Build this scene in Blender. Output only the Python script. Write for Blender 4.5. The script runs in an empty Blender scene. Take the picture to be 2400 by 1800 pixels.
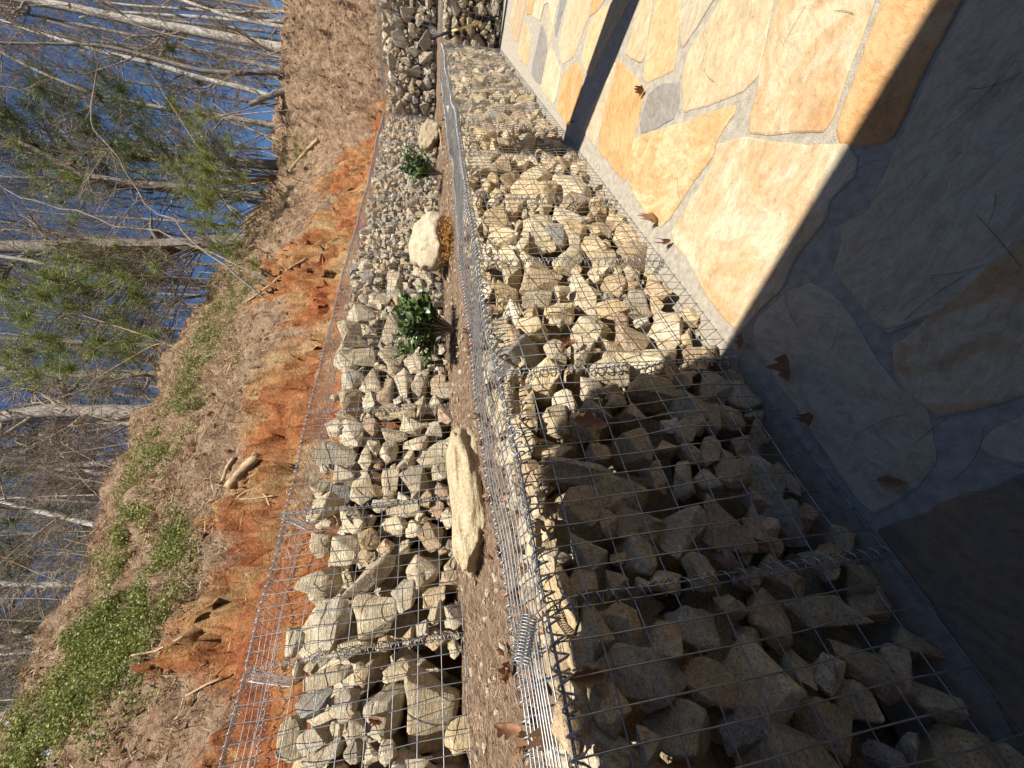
import bpy, bmesh, math, random
import numpy as np
from mathutils import Matrix, Vector

# ------------------------------------------------------------------ camera, sky, sun, exposure
H = 1.16                                   # eye height above the patio, metres
scene = bpy.context.scene
col = scene.collection
YAW, PITCH = math.radians(41.25), math.radians(13.25)
FPX = 867.0                                # focal length in pixels of the 2400 px wide photograph
cf = np.array([math.sin(YAW)*math.cos(PITCH), math.cos(YAW)*math.cos(PITCH), -math.sin(PITCH)])
cr = np.array([math.cos(YAW), -math.sin(YAW), 0.0])
cu = np.cross(cr, cf)
CAM = np.array([0.0, 0.0, H])
cam = bpy.data.cameras.new('camera')
cam.sensor_fit = 'HORIZONTAL'; cam.sensor_width = 36.0; cam.lens = 36.0*FPX/2400
cam.clip_start = 0.02; cam.clip_end = 2000
camo = bpy.data.objects.new('camera', cam); col.objects.link(camo)
M = Matrix.Identity(4)                     # the phone was held upright and the picture is stored on its side
for i in range(3):
    M[i][0] = -cu[i]; M[i][1] = cr[i]; M[i][2] = -cf[i]; M[i][3] = CAM[i]
camo.matrix_world = M
scene.camera = camo

SUN = np.array([-0.35, -1.0, 1.8]); SUN = SUN/np.linalg.norm(SUN)
world = bpy.data.worlds.new('World'); scene.world = world; world.use_nodes = True
wn = world.node_tree.nodes; bg = wn['Background']
sky = wn.new('ShaderNodeTexSky'); sky.sky_type = 'NISHITA'; sky.sun_disc = False
sky.sun_elevation = math.asin(SUN[2]); sky.sun_rotation = math.atan2(SUN[0], SUN[1]) % (2*math.pi)
sky.altitude = 600; sky.air_density = 1.0; sky.dust_density = 0.0; sky.ozone_density = 4.0
hs = wn.new('ShaderNodeHueSaturation'); hs.inputs['Saturation'].default_value = 1.14      # a dry, very clear winter sky, the same all round
world.node_tree.links.new(sky.outputs[0], hs.inputs['Color']); world.node_tree.links.new(hs.outputs[0], bg.inputs[0]); bg.inputs[1].default_value = 0.058
sl = bpy.data.lights.new('sun', 'SUN'); sl.energy = 5.0; sl.angle = math.radians(0.53); sl.color = (1.0, 0.95, 0.86)
so = bpy.data.objects.new('sun', sl); col.objects.link(so); so.location = (-3, -8, 14)
so.rotation_euler = Vector(SUN).to_track_quat('Z', 'Y').to_euler()
scene.view_settings.view_transform = 'Standard'; scene.view_settings.look = 'None'
scene.view_settings.exposure = 0.86; scene.view_settings.gamma = 1.0
scene.view_settings.use_curve_mapping = False

# ------------------------------------------------------------------ pixel helpers (photo pixel -> direction)
def ray(x, y):                             # x, y: pixels of the 2400x1800 photograph
    return cf + ((1800-y)-900)/FPX*cr - (x-1200)/FPX*cu
def on_ground(x, y, z=0.0):
    d = ray(x, y); return CAM + d*((z-H)/d[2])
def at_depth(x, y, dep): return CAM + ray(x, y)*dep
def on_Y(x, y, Y):
    d = ray(x, y); return CAM + d*(Y/d[1])
def zoomer(ox, oy, s): return lambda x, y: (ox+x*s, oy+y*s)
DS = 2400/2212

# ------------------------------------------------------------------ numpy noise
def _hash(ix, iy, iz, seed):
    n = (ix*374761393 + iy*668265263 + iz*1274126177 + seed*144665) & 0x7fffffff
    n = ((n ^ (n >> 13))*1274126177) & 0x7fffffff
    return ((n ^ (n >> 16)) & 0xffff)/65535.0
def vnoise(p, seed=0):
    p = np.asarray(p, float); f = np.floor(p).astype(np.int64); t = p-f; t = t*t*(3-2*t); r = 0
    for dx in (0, 1):
        for dy in (0, 1):
            for dz in (0, 1):
                w = (t[..., 0] if dx else 1-t[..., 0])*(t[..., 1] if dy else 1-t[..., 1])*(t[..., 2] if dz else 1-t[..., 2])
                r = r + w*_hash(f[..., 0]+dx, f[..., 1]+dy, f[..., 2]+dz, seed)
    return r*2-1
def fbm(p, o=4, seed=0, gain=.5):
    p = np.asarray(p, float); a = 1.0; r = 0
    for k in range(o):
        r = r + a*vnoise(p*(2.03**k)+k*17.3, seed+k*7); a *= gain
    return r
rng = np.random.default_rng(7)

# ------------------------------------------------------------------ mesh and object helpers
def np_mesh(name, V, F, mat=None, smooth=False):
    V = np.asarray(V, np.float32); F = np.asarray(F, np.int32); k = F.shape[1]
    me = bpy.data.meshes.new(name)
    me.vertices.add(len(V)); me.vertices.foreach_set('co', V.ravel())
    me.loops.add(F.size); me.loops.foreach_set('vertex_index', F.ravel())
    me.polygons.add(len(F)); me.polygons.foreach_set('loop_start', np.arange(0, F.size, k, dtype=np.int32))
    me.polygons.foreach_set('loop_total', np.full(len(F), k, np.int32))
    me.update(calc_edges=True); me.validate()
    if smooth: me.polygons.foreach_set('use_smooth', np.ones(len(me.polygons), bool))
    if mat: me.materials.append(mat)
    return me
def put(name, me, parent=None, loc=None):
    o = bpy.data.objects.new(name, me); col.objects.link(o)
    if parent is not None: o.parent = parent
    if loc is not None: o.location = [float(v) for v in loc]
    return o
def tag(o, label, cat, group=None):
    o['label'] = label; o['category'] = cat
    if group: o['group'] = group
    return o
def thing(name, label, cat, loc, group=None):
    o = bpy.data.objects.new(name, None); col.objects.link(o); o.location = [float(v) for v in loc]
    o.empty_display_size = .05
    return tag(o, label, cat, group)
class Tubes:
    def __init__(s): s.V = []; s.F = []; s.n = 0
    def add(s, P, R, sides=4, ref=None):
        P = np.asarray(P, float)
        if P.ndim == 2: P = P[None]
        m, n, _ = P.shape
        R = np.broadcast_to(np.asarray(R, float), (m, n))
        T = np.gradient(P, axis=1); T /= np.linalg.norm(T, axis=2, keepdims=True)+1e-12
        if ref is None:
            mean = P[:, -1]-P[:, 0]; mean /= np.linalg.norm(mean, axis=1, keepdims=True)+1e-12
            ref = np.where(np.abs(mean[:, 2:3]) > .8, np.array([[.9, .43, 0]]), np.array([[0, .1, 1.]]))
        ref = np.broadcast_to(np.asarray(ref, float), (m, 3))[:, None, :]
        A = np.cross(T, ref); A /= np.linalg.norm(A, axis=2, keepdims=True)+1e-12
        B = np.cross(T, A)
        a = np.arange(sides)*2*math.pi/sides
        V = P[:, :, None, :] + R[:, :, None, None]*(A[:, :, None, :]*np.cos(a)[None, None, :, None]+B[:, :, None, :]*np.sin(a)[None, None, :, None])
        base = s.n + np.arange(m)[:, None, None]*n*sides
        i = np.arange(n-1)[None, :, None]; j = np.arange(sides)[None, None, :]; j2 = (j+1) % sides
        F = np.stack([base+i*sides+j, base+i*sides+j2, base+(i+1)*sides+j2, base+(i+1)*sides+j], -1)
        s.V.append(V.reshape(-1, 3)); s.F.append(F.reshape(-1, 4)); s.n += m*n*sides
    def mesh(s, name, mat, origin=None, smooth=True):
        V = np.concatenate(s.V)
        if origin is not None: V = V-np.asarray(origin)
        return np_mesh(name, V, np.concatenate(s.F), mat, smooth)

# ------------------------------------------------------------------ materials
def new_mat(name):
    m = bpy.data.materials.new(name); m.use_nodes = True
    return m, m.node_tree.nodes, m.node_tree.links, m.node_tree.nodes['Principled BSDF']
def tex_noise(N, L, vec, scale, detail=6, rough=.6, dist=0):
    n = N.new('ShaderNodeTexNoise'); n.inputs['Scale'].default_value = scale; n.inputs['Detail'].default_value = detail
    n.inputs['Roughness'].default_value = rough; n.inputs['Distortion'].default_value = dist
    if vec is not None: L.new(vec, n.inputs['Vector'])
    return n
def ramp(N, L, fac, stops):
    r = N.new('ShaderNodeValToRGB'); cr_ = r.color_ramp
    while len(cr_.elements) < len(stops): cr_.elements.new(.5)
    for e, (p, c) in zip(cr_.elements, stops):
        e.position = p; e.color = (*c, 1) if len(c) == 3 else c
    L.new(fac, r.inputs[0]); return r
def mixc(N, L, fac, a, b, mode='MIX'):
    m = N.new('ShaderNodeMix'); m.data_type = 'RGBA'; m.blend_type = mode; m.clamp_result = False
    for s, v in ((0, fac), (6, a), (7, b)):
        if hasattr(v, 'is_linked'): L.new(v, m.inputs[s])
        elif s == 0: m.inputs[0].default_value = v
        else: m.inputs[s].default_value = (*v, 1)
    return m.outputs[2]
def bump(N, L, h, dist, strength=1.0, nrm=None):
    b = N.new('ShaderNodeBump'); b.inputs['Distance'].default_value = dist; b.inputs['Strength'].default_value = strength
    L.new(h, b.inputs['Height'])
    if nrm is not None: L.new(nrm, b.inputs['Normal'])
    return b.outputs[0]
def simple(name, c1, c2, scale, rough=.8, bd=.002, bscale=None, metal=0.0, rand=0.0, spec=.3):
    m, N, L, P = new_mat(name)
    pos = N.new('ShaderNodeNewGeometry').outputs['Position']
    n = tex_noise(N, L, pos, scale)
    c = ramp(N, L, n.outputs[0], [(.32, c1), (.68, c2)]).outputs[0]
    if rand:
        oi = N.new('ShaderNodeObjectInfo')
        mr = N.new('ShaderNodeMapRange'); mr.inputs[3].default_value = 1-rand; mr.inputs[4].default_value = 1+rand
        L.new(oi.outputs['Random'], mr.inputs[0])
        c = mixc(N, L, 1.0, c, mr.outputs[0], 'MULTIPLY')
    L.new(c, P.inputs['Base Color']); P.inputs['Roughness'].default_value = rough; P.inputs['Metallic'].default_value = metal
    P.inputs['Specular IOR Level'].default_value = spec
    n2 = tex_noise(N, L, pos, bscale or scale*4)
    L.new(bump(N, L, n2.outputs[0], bd), P.inputs['Normal'])
    return m

def rock_material():
    m, N, L, P = new_mat('granite_rock')
    oi = N.new('ShaderNodeObjectInfo')
    geo = N.new('ShaderNodeNewGeometry'); pos = geo.outputs['Position']
    off = N.new('ShaderNodeVectorMath'); off.operation = 'SCALE'; cmb = N.new('ShaderNodeCombineXYZ')
    for k in range(3): L.new(oi.outputs['Random'], cmb.inputs[k])
    L.new(cmb.outputs[0], off.inputs[0]); off.inputs['Scale'].default_value = 37
    add = N.new('ShaderNodeVectorMath'); add.operation = 'ADD'; L.new(pos, add.inputs[0]); L.new(off.outputs[0], add.inputs[1])
    v = add.outputs[0]
    big = tex_noise(N, L, v, 14, 5, .6); fine = tex_noise(N, L, v, 260, 3, .7); med = tex_noise(N, L, v, 70, 5, .7)
    base = mixc(N, L, big.outputs[0], oi.outputs['Color'], (.40, .29, .17))
    b1 = N.new('ShaderNodeMapRange'); b1.inputs[1].default_value = .38; b1.inputs[2].default_value = .62; b1.inputs[3].default_value = .0; b1.inputs[4].default_value = .55
    L.new(big.outputs[0], b1.inputs[0]); L.new(b1.outputs[0], base.node.inputs[0])
    sp = ramp(N, L, fine.outputs[0], [(.36, (.40, .38, .36)), (.46, (.95, .95, .95)), (.62, (1.0, 1.0, 1.0)), (.72, (1.35, 1.33, 1.3))]).outputs[0]
    c = mixc(N, L, 1.0, base, sp, 'MULTIPLY')
    md = ramp(N, L, med.outputs[0], [(.33, (.70, .68, .65)), (.60, (1.08, 1.08, 1.06))]).outputs[0]
    c = mixc(N, L, 1.0, c, md, 'MULTIPLY')
    L.new(c, P.inputs['Base Color']); P.inputs['Roughness'].default_value = .92; P.inputs['Specular IOR Level'].default_value = .2
    # foliation: noise squeezed along one axis
    mp = N.new('ShaderNodeMapping'); mp.inputs['Scale'].default_value = (.35, .8, 2.2); mp.inputs['Rotation'].default_value = (.5, .3, .2)
    L.new(v, mp.inputs['Vector']); fol = tex_noise(N, L, mp.outputs[0], 45, 5, .65)
    h1 = bump(N, L, fol.outputs[0], .012, .9); h2 = bump(N, L, med.outputs[0], .006, .9, h1); h3 = bump(N, L, fine.outputs[0], .0016, .8, h2)
    L.new(h3, P.inputs['Normal'])
    return m

def flag_material():
    m, N, L, P = new_mat('flagstone')
    oi = N.new('ShaderNodeObjectInfo'); pos = N.new('ShaderNodeNewGeometry').outputs['Position']
    mp = N.new('ShaderNodeMapping'); L.new(pos, mp.inputs['Vector']); mp.inputs['Scale'].default_value = (1, 1, 3)
    cmb = N.new('ShaderNodeCombineXYZ'); L.new(oi.outputs['Random'], cmb.inputs[2])
    sc_ = N.new('ShaderNodeVectorMath'); sc_.operation = 'SCALE'; sc_.inputs['Scale'].default_value = 6.28; L.new(cmb.outputs[0], sc_.inputs[0])
    L.new(sc_.outputs[0], mp.inputs['Rotation'])
    sh = N.new('ShaderNodeVectorMath'); sh.operation = 'ADD'; L.new(mp.outputs[0], sh.inputs[0]); L.new(sc_.outputs[0], sh.inputs[1]); v = sh.outputs[0]
    big = tex_noise(N, L, v, 3.6, 12, .68, .9)
    st = N.new('ShaderNodeMapping'); st.inputs['Scale'].default_value = (1.3, 2.6, 1); L.new(v, st.inputs['Vector'])
    streak = tex_noise(N, L, st.outputs[0], 8, 12, .72, 1.0)
    med = tex_noise(N, L, v, 30, 9, .72, .5); fine = tex_noise(N, L, v, 150, 5, .75)
    f1 = ramp(N, L, big.outputs[0], [(.465, (0, 0, 0)), (.50, (.55, .55, .55)), (.56, (.6, .6, .6)), (.59, (.95, .95, .95)), (.72, (1, 1, 1))]).outputs[0]
    amt = N.new('ShaderNodeMath'); amt.operation = 'MULTIPLY'; L.new(f1, amt.inputs[0]); L.new(oi.outputs['Alpha'], amt.inputs[1])
    c = mixc(N, L, amt.outputs[0], oi.outputs['Color'], (.44, .225, .08))
    f2 = ramp(N, L, streak.outputs[0], [(.30, (.74, .70, .66)), (.50, (1, 1, 1)), (.70, (1.12, 1.11, 1.08))]).outputs[0]
    c = mixc(N, L, 1.0, c, f2, 'MULTIPLY')
    vn = tex_noise(N, L, st.outputs[0], 4.5, 6, .55, 2.2)
    vein = ramp(N, L, vn.outputs[0], [(.455, (1, 1, 1)), (.492, (.72, .66, .58)), (.508, (.72, .66, .58)), (.54, (1, 1, 1))]).outputs[0]
    c = mixc(N, L, .35, c, vein, 'MULTIPLY')
    f3 = ramp(N, L, med.outputs[0], [(.33, (.84, .80, .74)), (.50, (1, 1, 1)), (.66, (1.10, 1.10, 1.08))]).outputs[0]
    c = mixc(N, L, .85, c, f3, 'MULTIPLY')
    f4 = ramp(N, L, fine.outputs[0], [(.33, (.55, .50, .45)), (.42, (1, 1, 1)), (.60, (1, 1, 1)), (.68, (1.15, 1.15, 1.12))]).outputs[0]
    c = mixc(N, L, .7, c, f4, 'MULTIPLY')
    L.new(c, P.inputs['Base Color']); P.inputs['Roughness'].default_value = .72; P.inputs['Specular IOR Level'].default_value = .3
    h0 = bump(N, L, vn.outputs[0], .008, .5); h1 = bump(N, L, streak.outputs[0], .007, .6, h0); h2 = bump(N, L, med.outputs[0], .004, .8, h1); h3 = bump(N, L, fine.outputs[0], .0016, .9, h2)
    L.new(h3, P.inputs['Normal'])
    return m

def bank_material():
    m, N, L, P = new_mat('clay_bank')
    pos = N.new('ShaderNodeNewGeometry').outputs['Position']
    at = N.new('ShaderNodeAttribute'); at.attribute_name = 'litter'
    big = tex_noise(N, L, pos, 1.7, 6, .6, .6); med = tex_noise(N, L, pos, 9, 7, .68); fine = tex_noise(N, L, pos, 60, 6, .7)
    clay = ramp(N, L, big.outputs[0], [(.30, (.54, .39, .22)), (.43, (.52, .29, .13)), (.56, (.47, .185, .075)), (.72, (.36, .105, .045))]).outputs[0]
    tint = ramp(N, L, med.outputs[0], [(.30, (.62, .52, .46)), (.52, (1, 1, 1)), (.70, (1.25, 1.3, 1.25))]).outputs[0]
    clay = mixc(N, L, 1.0, clay, tint, 'MULTIPLY')
    lit = ramp(N, L, med.outputs[0], [(.28, (.19, .115, .07)), (.5, (.41, .27, .17)), (.72, (.58, .45, .31))]).outputs[0]
    nb = N.new('ShaderNodeMath'); nb.operation = 'MULTIPLY_ADD'; L.new(fine.outputs[0], nb.inputs[0]); nb.inputs[1].default_value = .5
    L.new(at.outputs['Fac'], nb.inputs[2])
    fac = ramp(N, L, nb.outputs[0], [(.55, (0, 0, 0)), (.85, (1, 1, 1))]).outputs[0]
    c = mixc(N, L, fac, clay, lit)
    f4 = ramp(N, L, fine.outputs[0], [(.33, (.6, .58, .55)), (.5, (1, 1, 1)), (.68, (1.2, 1.2, 1.18))]).outputs[0]
    c = mixc(N, L, .9, c, f4, 'MULTIPLY')
    L.new(c, P.inputs['Base Color']); P.inputs['Roughness'].default_value = .95; P.inputs['Specular IOR Level'].default_value = .1
    mid = tex_noise(N, L, pos, 24, 6, .7); h0 = bump(N, L, med.outputs[0], .10, 1.0); h1 = bump(N, L, mid.outputs[0], .045, 1.0, h0); h2 = bump(N, L, fine.outputs[0], .016, 1.0, h1)
    L.new(h2, P.inputs['Normal'])
    return m

def bark_material(name, c1, c2, rough=.9):
    m, N, L, P = new_mat(name)
    pos = N.new('ShaderNodeNewGeometry').outputs['Position']
    mp = N.new('ShaderNodeMapping'); mp.inputs['Scale'].default_value = (1, 1, .22); L.new(pos, mp.inputs['Vector'])
    a = tex_noise(N, L, mp.outputs[0], 34, 6, .68); b = tex_noise(N, L, pos, 5, 4, .6)
    c = ramp(N, L, a.outputs[0], [(.34, c1), (.62, c2)]).outputs[0]
    c = mixc(N, L, .8, c, ramp(N, L, b.outputs[0], [(.3, (.65, .65, .65)), (.65, (1.15, 1.15, 1.15))]).outputs[0], 'MULTIPLY')
    L.new(c, P.inputs['Base Color']); P.inputs['Roughness'].default_value = rough; P.inputs['Specular IOR Level'].default_value = .15
    L.new(bump(N, L, a.outputs[0], .02, .9), P.inputs['Normal'])
    return m

def leaf_material(name, stops, rough=.5, trans=.15, spec=.3):
    m, N, L, P = new_mat(name)
    pos = N.new('ShaderNodeNewGeometry').outputs['Position']
    geo = N.new('ShaderNodeNewGeometry')
    n = tex_noise(N, L, pos, 11, 3)
    mx = N.new('ShaderNodeMath'); mx.operation = 'ADD'
    h = N.new('ShaderNodeMath'); h.operation = 'MULTIPLY'; h.inputs[1].default_value = .55; L.new(geo.outputs['Random Per Island'], h.inputs[0])
    h2 = N.new('ShaderNodeMath'); h2.operation = 'MULTIPLY'; h2.inputs[1].default_value = .45; L.new(n.outputs[0], h2.inputs[0])
    L.new(h.outputs[0], mx.inputs[0]); L.new(h2.outputs[0], mx.inputs[1])
    c = ramp(N, L, mx.outputs[0], stops).outputs[0]
    L.new(c, P.inputs['Base Color']); P.inputs['Roughness'].default_value = rough; P.inputs['Specular IOR Level'].default_value = spec
    tr = N.new('ShaderNodeBsdfTranslucent'); L.new(c, tr.inputs[0]); ms = N.new('ShaderNodeMixShader'); ms.inputs[0].default_value = trans
    L.new(P.outputs[0], ms.inputs[1]); L.new(tr.outputs[0], ms.inputs[2]); L.new(ms.outputs[0], N['Material Output'].inputs[0])
    return m

ROCK = rock_material(); FLAG = flag_material(); BANK = bank_material()
WIRE = simple('galvanised_wire', (.24, .245, .25), (.40, .41, .42), 30, .45, .0003, 200, metal=.75, spec=.5)
MORTAR = simple('sandy_mortar', (.27, .235, .185), (.43, .385, .31), 30, .95, .006, 190)
SOIL = simple('ledge_soil', (.10, .066, .042), (.24, .165, .11), 30, .97, .006, 140)
HOUSE = simple('house_siding', (.25, .185, .12), (.32, .24, .16), 2, .8)
POST = simple('column_stone', (.22, .19, .15), (.34, .30, .24), 8, .85)
BARK_PALE = bark_material('pale_bark', (.20, .175, .145), (.48, .44, .385))
BARK_DARK = bark_material('dark_bark', (.07, .055, .045), (.22, .185, .15))
BARK_GREY = bark_material('grey_bark', (.11, .09, .075), (.29, .255, .215))
TWIG = bark_material('twig_bark', (.13, .10, .075), (.33, .27, .21))
ROOT = bark_material('root_bark', (.28, .18, .09), (.55, .41, .25))
NEEDLE = leaf_material('pine_needles', [(.15, (.05, .075, .018)), (.5, (.17, .22, .04)), (.85, (.38, .41, .10))], .5, .25)
NEEDLE_DARK = leaf_material('dark_pine_needles', [(.15, (.02, .038, .014)), (.5, (.06, .09, .028)), (.85, (.16, .19, .05))], .55, .2)
SHRUB = leaf_material('shrub_leaf', [(.15, (.02, .042, .012)), (.55, (.055, .095, .022)), (.9, (.20, .23, .06))], .35, .15, .5)
DEAD = leaf_material('dead_leaf', [(.15, (.12, .055, .03)), (.5, (.26, .13, .07)), (.85, (.46, .30, .18))], .7, .2)
STRAW = leaf_material('pine_straw', [(.12, (.15, .085, .045)), (.45, (.40, .25, .145)), (.8, (.66, .51, .34))], .8, .1)
GREEN = leaf_material('ground_cover', [(.12, (.06, .08, .02)), (.5, (.20, .225, .055)), (.88, (.46, .45, .15))], .6, .2)
MULCH = leaf_material('straw_mulch', [(.12, (.09, .055, .033)), (.45, (.24, .155, .095)), (.8, (.44, .32, .21))], .9, .05)
MOSS = leaf_material('dry_moss', [(.15, (.14, .05, .015)), (.5, (.33, .13, .035)), (.85, (.48, .36, .09))], .8, .1)
VIOLET = simple('violet_petal', (.42, .42, .75), (.55, .55, .88), 40, .6)
ASH = simple('ash_handle', (.62, .42, .17), (.72, .52, .24), 20, .45)
BLACK = simple('black_rubber', (.012, .012, .013), (.03, .03, .03), 40, .55)
STEEL = simple('dark_steel', (.05, .05, .052), (.10, .10, .10), 30, .5, metal=.6)

# ------------------------------------------------------------------ the patio
Y0 = .70*H                                 # the foot of the lower gabion wall
def patch(name, x0, x1, y0, y1, z, mat, n=2):
    xs = np.linspace(x0, x1, n); ys = np.linspace(y0, y1, n)
    V = [(x, y, z) for x in xs for y in ys]; F = [(i*n+j, (i+1)*n+j, (i+1)*n+j+1, i*n+j+1) for i in range(n-1) for j in range(n-1)]
    return put(name, np_mesh(name, V, F, mat))
patio = patch('patio', -6*H, 7.2*H, -7*H, Y0+.25, 0, MORTAR); patio['kind'] = 'structure'
ground = patch('ground', -900, 900, -900, 900, -.6, simple('forest_floor', (.10, .07, .045), (.22, .16, .10), .8, .95)); ground['kind'] = 'structure'

def flagstone(poly, color, stain, lift=.0045, rnd=2):
    P = np.array(poly, float)[:, :2]; lift = lift+rng.uniform(-.0008, .0022)
    if 0.5*np.sum(P[:, 0]*np.roll(P[:, 1], -1)-np.roll(P[:, 0], -1)*P[:, 1]) < 0: P = P[::-1]
    for _ in range(rnd):                  # knap the corners round
        Q = []
        for i in range(len(P)):
            a, b = P[i], P[(i+1) % len(P)]
            w = .07 if _ == 0 else .22
            Q += [a*(1-w)+b*w, a*w+b*(1-w)]
        P = np.array(Q)
    # broken, uneven edge
    Q = []
    for i in range(len(P)):
        a, b = P[i], P[(i+1) % len(P)]; L_ = np.linalg.norm(b-a); k = max(1, int(L_/.03))
        for t in range(k): Q.append(a+(b-a)*t/k)
    P = np.array(Q); c = P.mean(0); d = P-c
    nz = fbm(np.c_[P*7, np.full(len(P), 3.1)], 3, 5)*.011 + fbm(np.c_[P*45, np.full(len(P), 1.1)], 2, 9)*.003
    P = P + d/(np.linalg.norm(d, axis=1, keepdims=True)+1e-9)*(nz+.009)[:, None]
    n = len(P); ins = c+(P-c)*(1-.007/np.maximum(.05, np.linalg.norm(P-c, axis=1)))[:, None]
    bm = bmesh.new()
    lo = [bm.verts.new((p[0]-c[0], p[1]-c[1], -.003)) for p in P]
    md = [bm.verts.new((p[0]-c[0], p[1]-c[1], lift*.45)) for p in P]
    hi = [bm.verts.new((p[0]-c[0], p[1]-c[1], lift)) for p in ins]
    for i in range(n):
        j = (i+1) % n
        bm.faces.new((lo[i], lo[j], md[j], md[i])); bm.faces.new((md[i], md[j], hi[j], hi[i]))
    bm.faces.new(hi); me = bpy.data.meshes.new('flagstone'); bm.to_mesh(me); bm.free(); me.materials.append(FLAG)
    o = put('flagstone', me, patio, (c[0], c[1], 0)); o.color = (*color, stain)
    return o
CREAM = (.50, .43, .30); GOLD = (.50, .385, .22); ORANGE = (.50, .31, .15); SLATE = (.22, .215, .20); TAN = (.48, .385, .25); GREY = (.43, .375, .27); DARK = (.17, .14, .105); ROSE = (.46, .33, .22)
z3 = zoomer(1200, 0, 1200/2212); ident = lambda x, y: (x, y)
STONES = [
 (z3, [(890,620),(1010,612),(1200,625),(1425,640),(1470,700),(1450,780),(1350,880),(1345,950),(1285,1035),(1220,1130),(1165,1250),(1060,1340),(990,1420),(930,1375),(850,1275),(790,1155),(705,1060),(695,1000),(760,880),(820,800),(875,690)], CREAM, .6),
 (z3, [(530,600),(700,545),(960,462),(955,500),(880,620),(868,680),(795,775),(690,935),(645,975),(600,925),(512,800),(508,700)], GOLD, .85),
 (z3, [(460,262),(510,310),(575,400),(555,470),(508,735),(488,780),(385,655),(380,600),(402,480),(432,335)], ORANGE, .6),
 (z3, [(592,402),(650,367),(718,362),(722,430),(698,515),(565,568),(557,530)], SLATE, .15),
 (z3, [(742,330),(765,225),(865,65),(905,0),(940,-60),(1150,-60),(1132,0),(1058,325),(1000,385),(742,490)], TAN, .3),
 (z3, [(740,200),(735,0),(735,-60),(910,-60),(870,0),(800,110)], GREY, .2),
 (z3, [(572,340),(590,180),(622,0),(630,-50),(722,-50),(724,0),(714,120),(700,300),(595,345)], GOLD, .4),
 (z3, [(492,235),(540,65),(562,0),(575,-50),(615,-50),(608,0),(575,225),(560,262),(515,255)], TAN, .5),
 (z3, [(312,558),(332,492),(420,332),(444,275),(452,300),(396,480),(372,600),(366,640)], GREY, .3),
 (z3, [(1035,500),(1062,400),(1155,0),(1165,-60),(1590,-60),(1568,0),(1528,100),(1398,480),(1350,572),(1034,568)], TAN, .75),
 (z3, [(1605,0),(1625,-60),(1975,-60),(1935,0),(1825,205),(1700,480),(1640,598),(1425,598),(1408,555),(1440,440),(1530,210)], ORANGE, .9),
 (z3, [(1985,0),(2030,-60),(2500,-60),(2400,700),(2230,1000),(2100,1080),(1920,1285),(1740,1390),(1640,1435),(1562,1385),(1485,1280),(1385,1160),(1435,1050),(1435,965),(1565,905),(1685,620),(1850,230)], GREY, .15),
 (ident, [(1846,683),(1900,667),(1945,683),(1981,721),(2012,770),(2035,825),(2079,900),(2125,920),(2157,947),(2182,1000),(2193,1052),(2193,1088),(2143,1150),(2081,1186),(2045,1198),(2009,1165),(1960,1095),(1911,1019),(1864,951),(1800,860),(1772,800),(1778,760)], GREY, .2),
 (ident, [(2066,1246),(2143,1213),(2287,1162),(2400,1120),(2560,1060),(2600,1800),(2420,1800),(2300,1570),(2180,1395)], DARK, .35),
 (ident, [(2095,814),(2241,705),(2400,564),(2500,500),(2500,900),(2400,925),(2270,966),(2200,974),(2140,920),(2105,870)], TAN, .9),
 (ident, [(2290,1050),(2330,1010),(2400,972),(2500,930),(2520,1040),(2400,1084),(2340,1072)], GREY, .1),
 (z3, [(200,450),(217,325),(282,272),(308,302),(305,400),(240,545),(195,470)], ORANGE, .7),
 (z3, [(127,385),(165,205),(212,300),(190,425),(178,448)], CREAM, .4),
 (z3, [(87,290),(130,95),(148,170),(152,205),(123,365),(86,318)], SLATE, .2),
 (z3, [(28,215),(60,92),(82,170),(68,285),(35,255)], TAN, .5),
 (z3, [(203,190),(245,0),(255,-45),(345,-45),(340,0),(326,90),(268,240),(218,278)], TAN, .3),
 (z3, [(334,75),(350,-30),(420,-30),(400,0),(372,38)], ORANGE, .5),
 (z3, [(303,250),(332,112),(362,62),(450,0),(480,-30),(530,-30),(480,60),(400,200),(345,330),(312,300)], GOLD, .3),
 (z3, [(160,185),(152,60),(160,20),(180,60),(182,100),(168,165)], TAN, .3),
 (z3, [(192,160),(186,130),(210,0),(218,-35),(238,-35),(235,0)], SLATE, .1),
 (z3, [(62,60),(72,0),(80,-30),(100,-30),(95,0),(84,62)], ORANGE, .7),
 (z3, [(90,70),(105,-25),(205,-25),(200,10),(176,110),(160,10),(140,20),(125,88)], CREAM, .4),
 (z3, [(6,170),(22,40),(38,-15),(64,-15),(54,50),(24,185)], ROSE, .5),
 (z3, [(-10,120),(8,0),(30,-15),(16,50),(2,140)], TAN, .5),
]
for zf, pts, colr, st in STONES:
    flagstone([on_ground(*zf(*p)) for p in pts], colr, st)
# the paving goes on outside the picture: irregular slabs on a jittered grid
gj = {}
def jit(i, j):
    if (i, j) not in gj: gj[i, j] = (np.array([i*.62, j*.55])+rng.uniform(-.16, .16, 2))
    return gj[i, j]
for i in range(-8, 12):
    for j in range(-12, 2):
        c = np.array([jit(i, j), jit(i+1, j), jit(i+1, j+1), jit(i, j+1)])
        m_ = c.mean(0)
        if c[:, 1].max() > Y0-.06 and m_[0] < -.25: c[:, 1] = np.minimum(c[:, 1], Y0-.07)
        right = -.14*max(0, m_[0])-.05 if m_[0] > 1.0 else -.36
        ok = (c[:, 1].max() < right-.02 or c[:, 0].max() < -.28) and c[:, 0].max() < 6.7*H
        if ok and c[:, 1].max()-c[:, 1].min() > .15:
            c = m_+(c-m_)*.95
            flagstone(c, [CREAM, TAN, GOLD, GREY, TAN, ORANGE][rng.integers(6)], rng.uniform(.1, .8), rnd=1)

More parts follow.
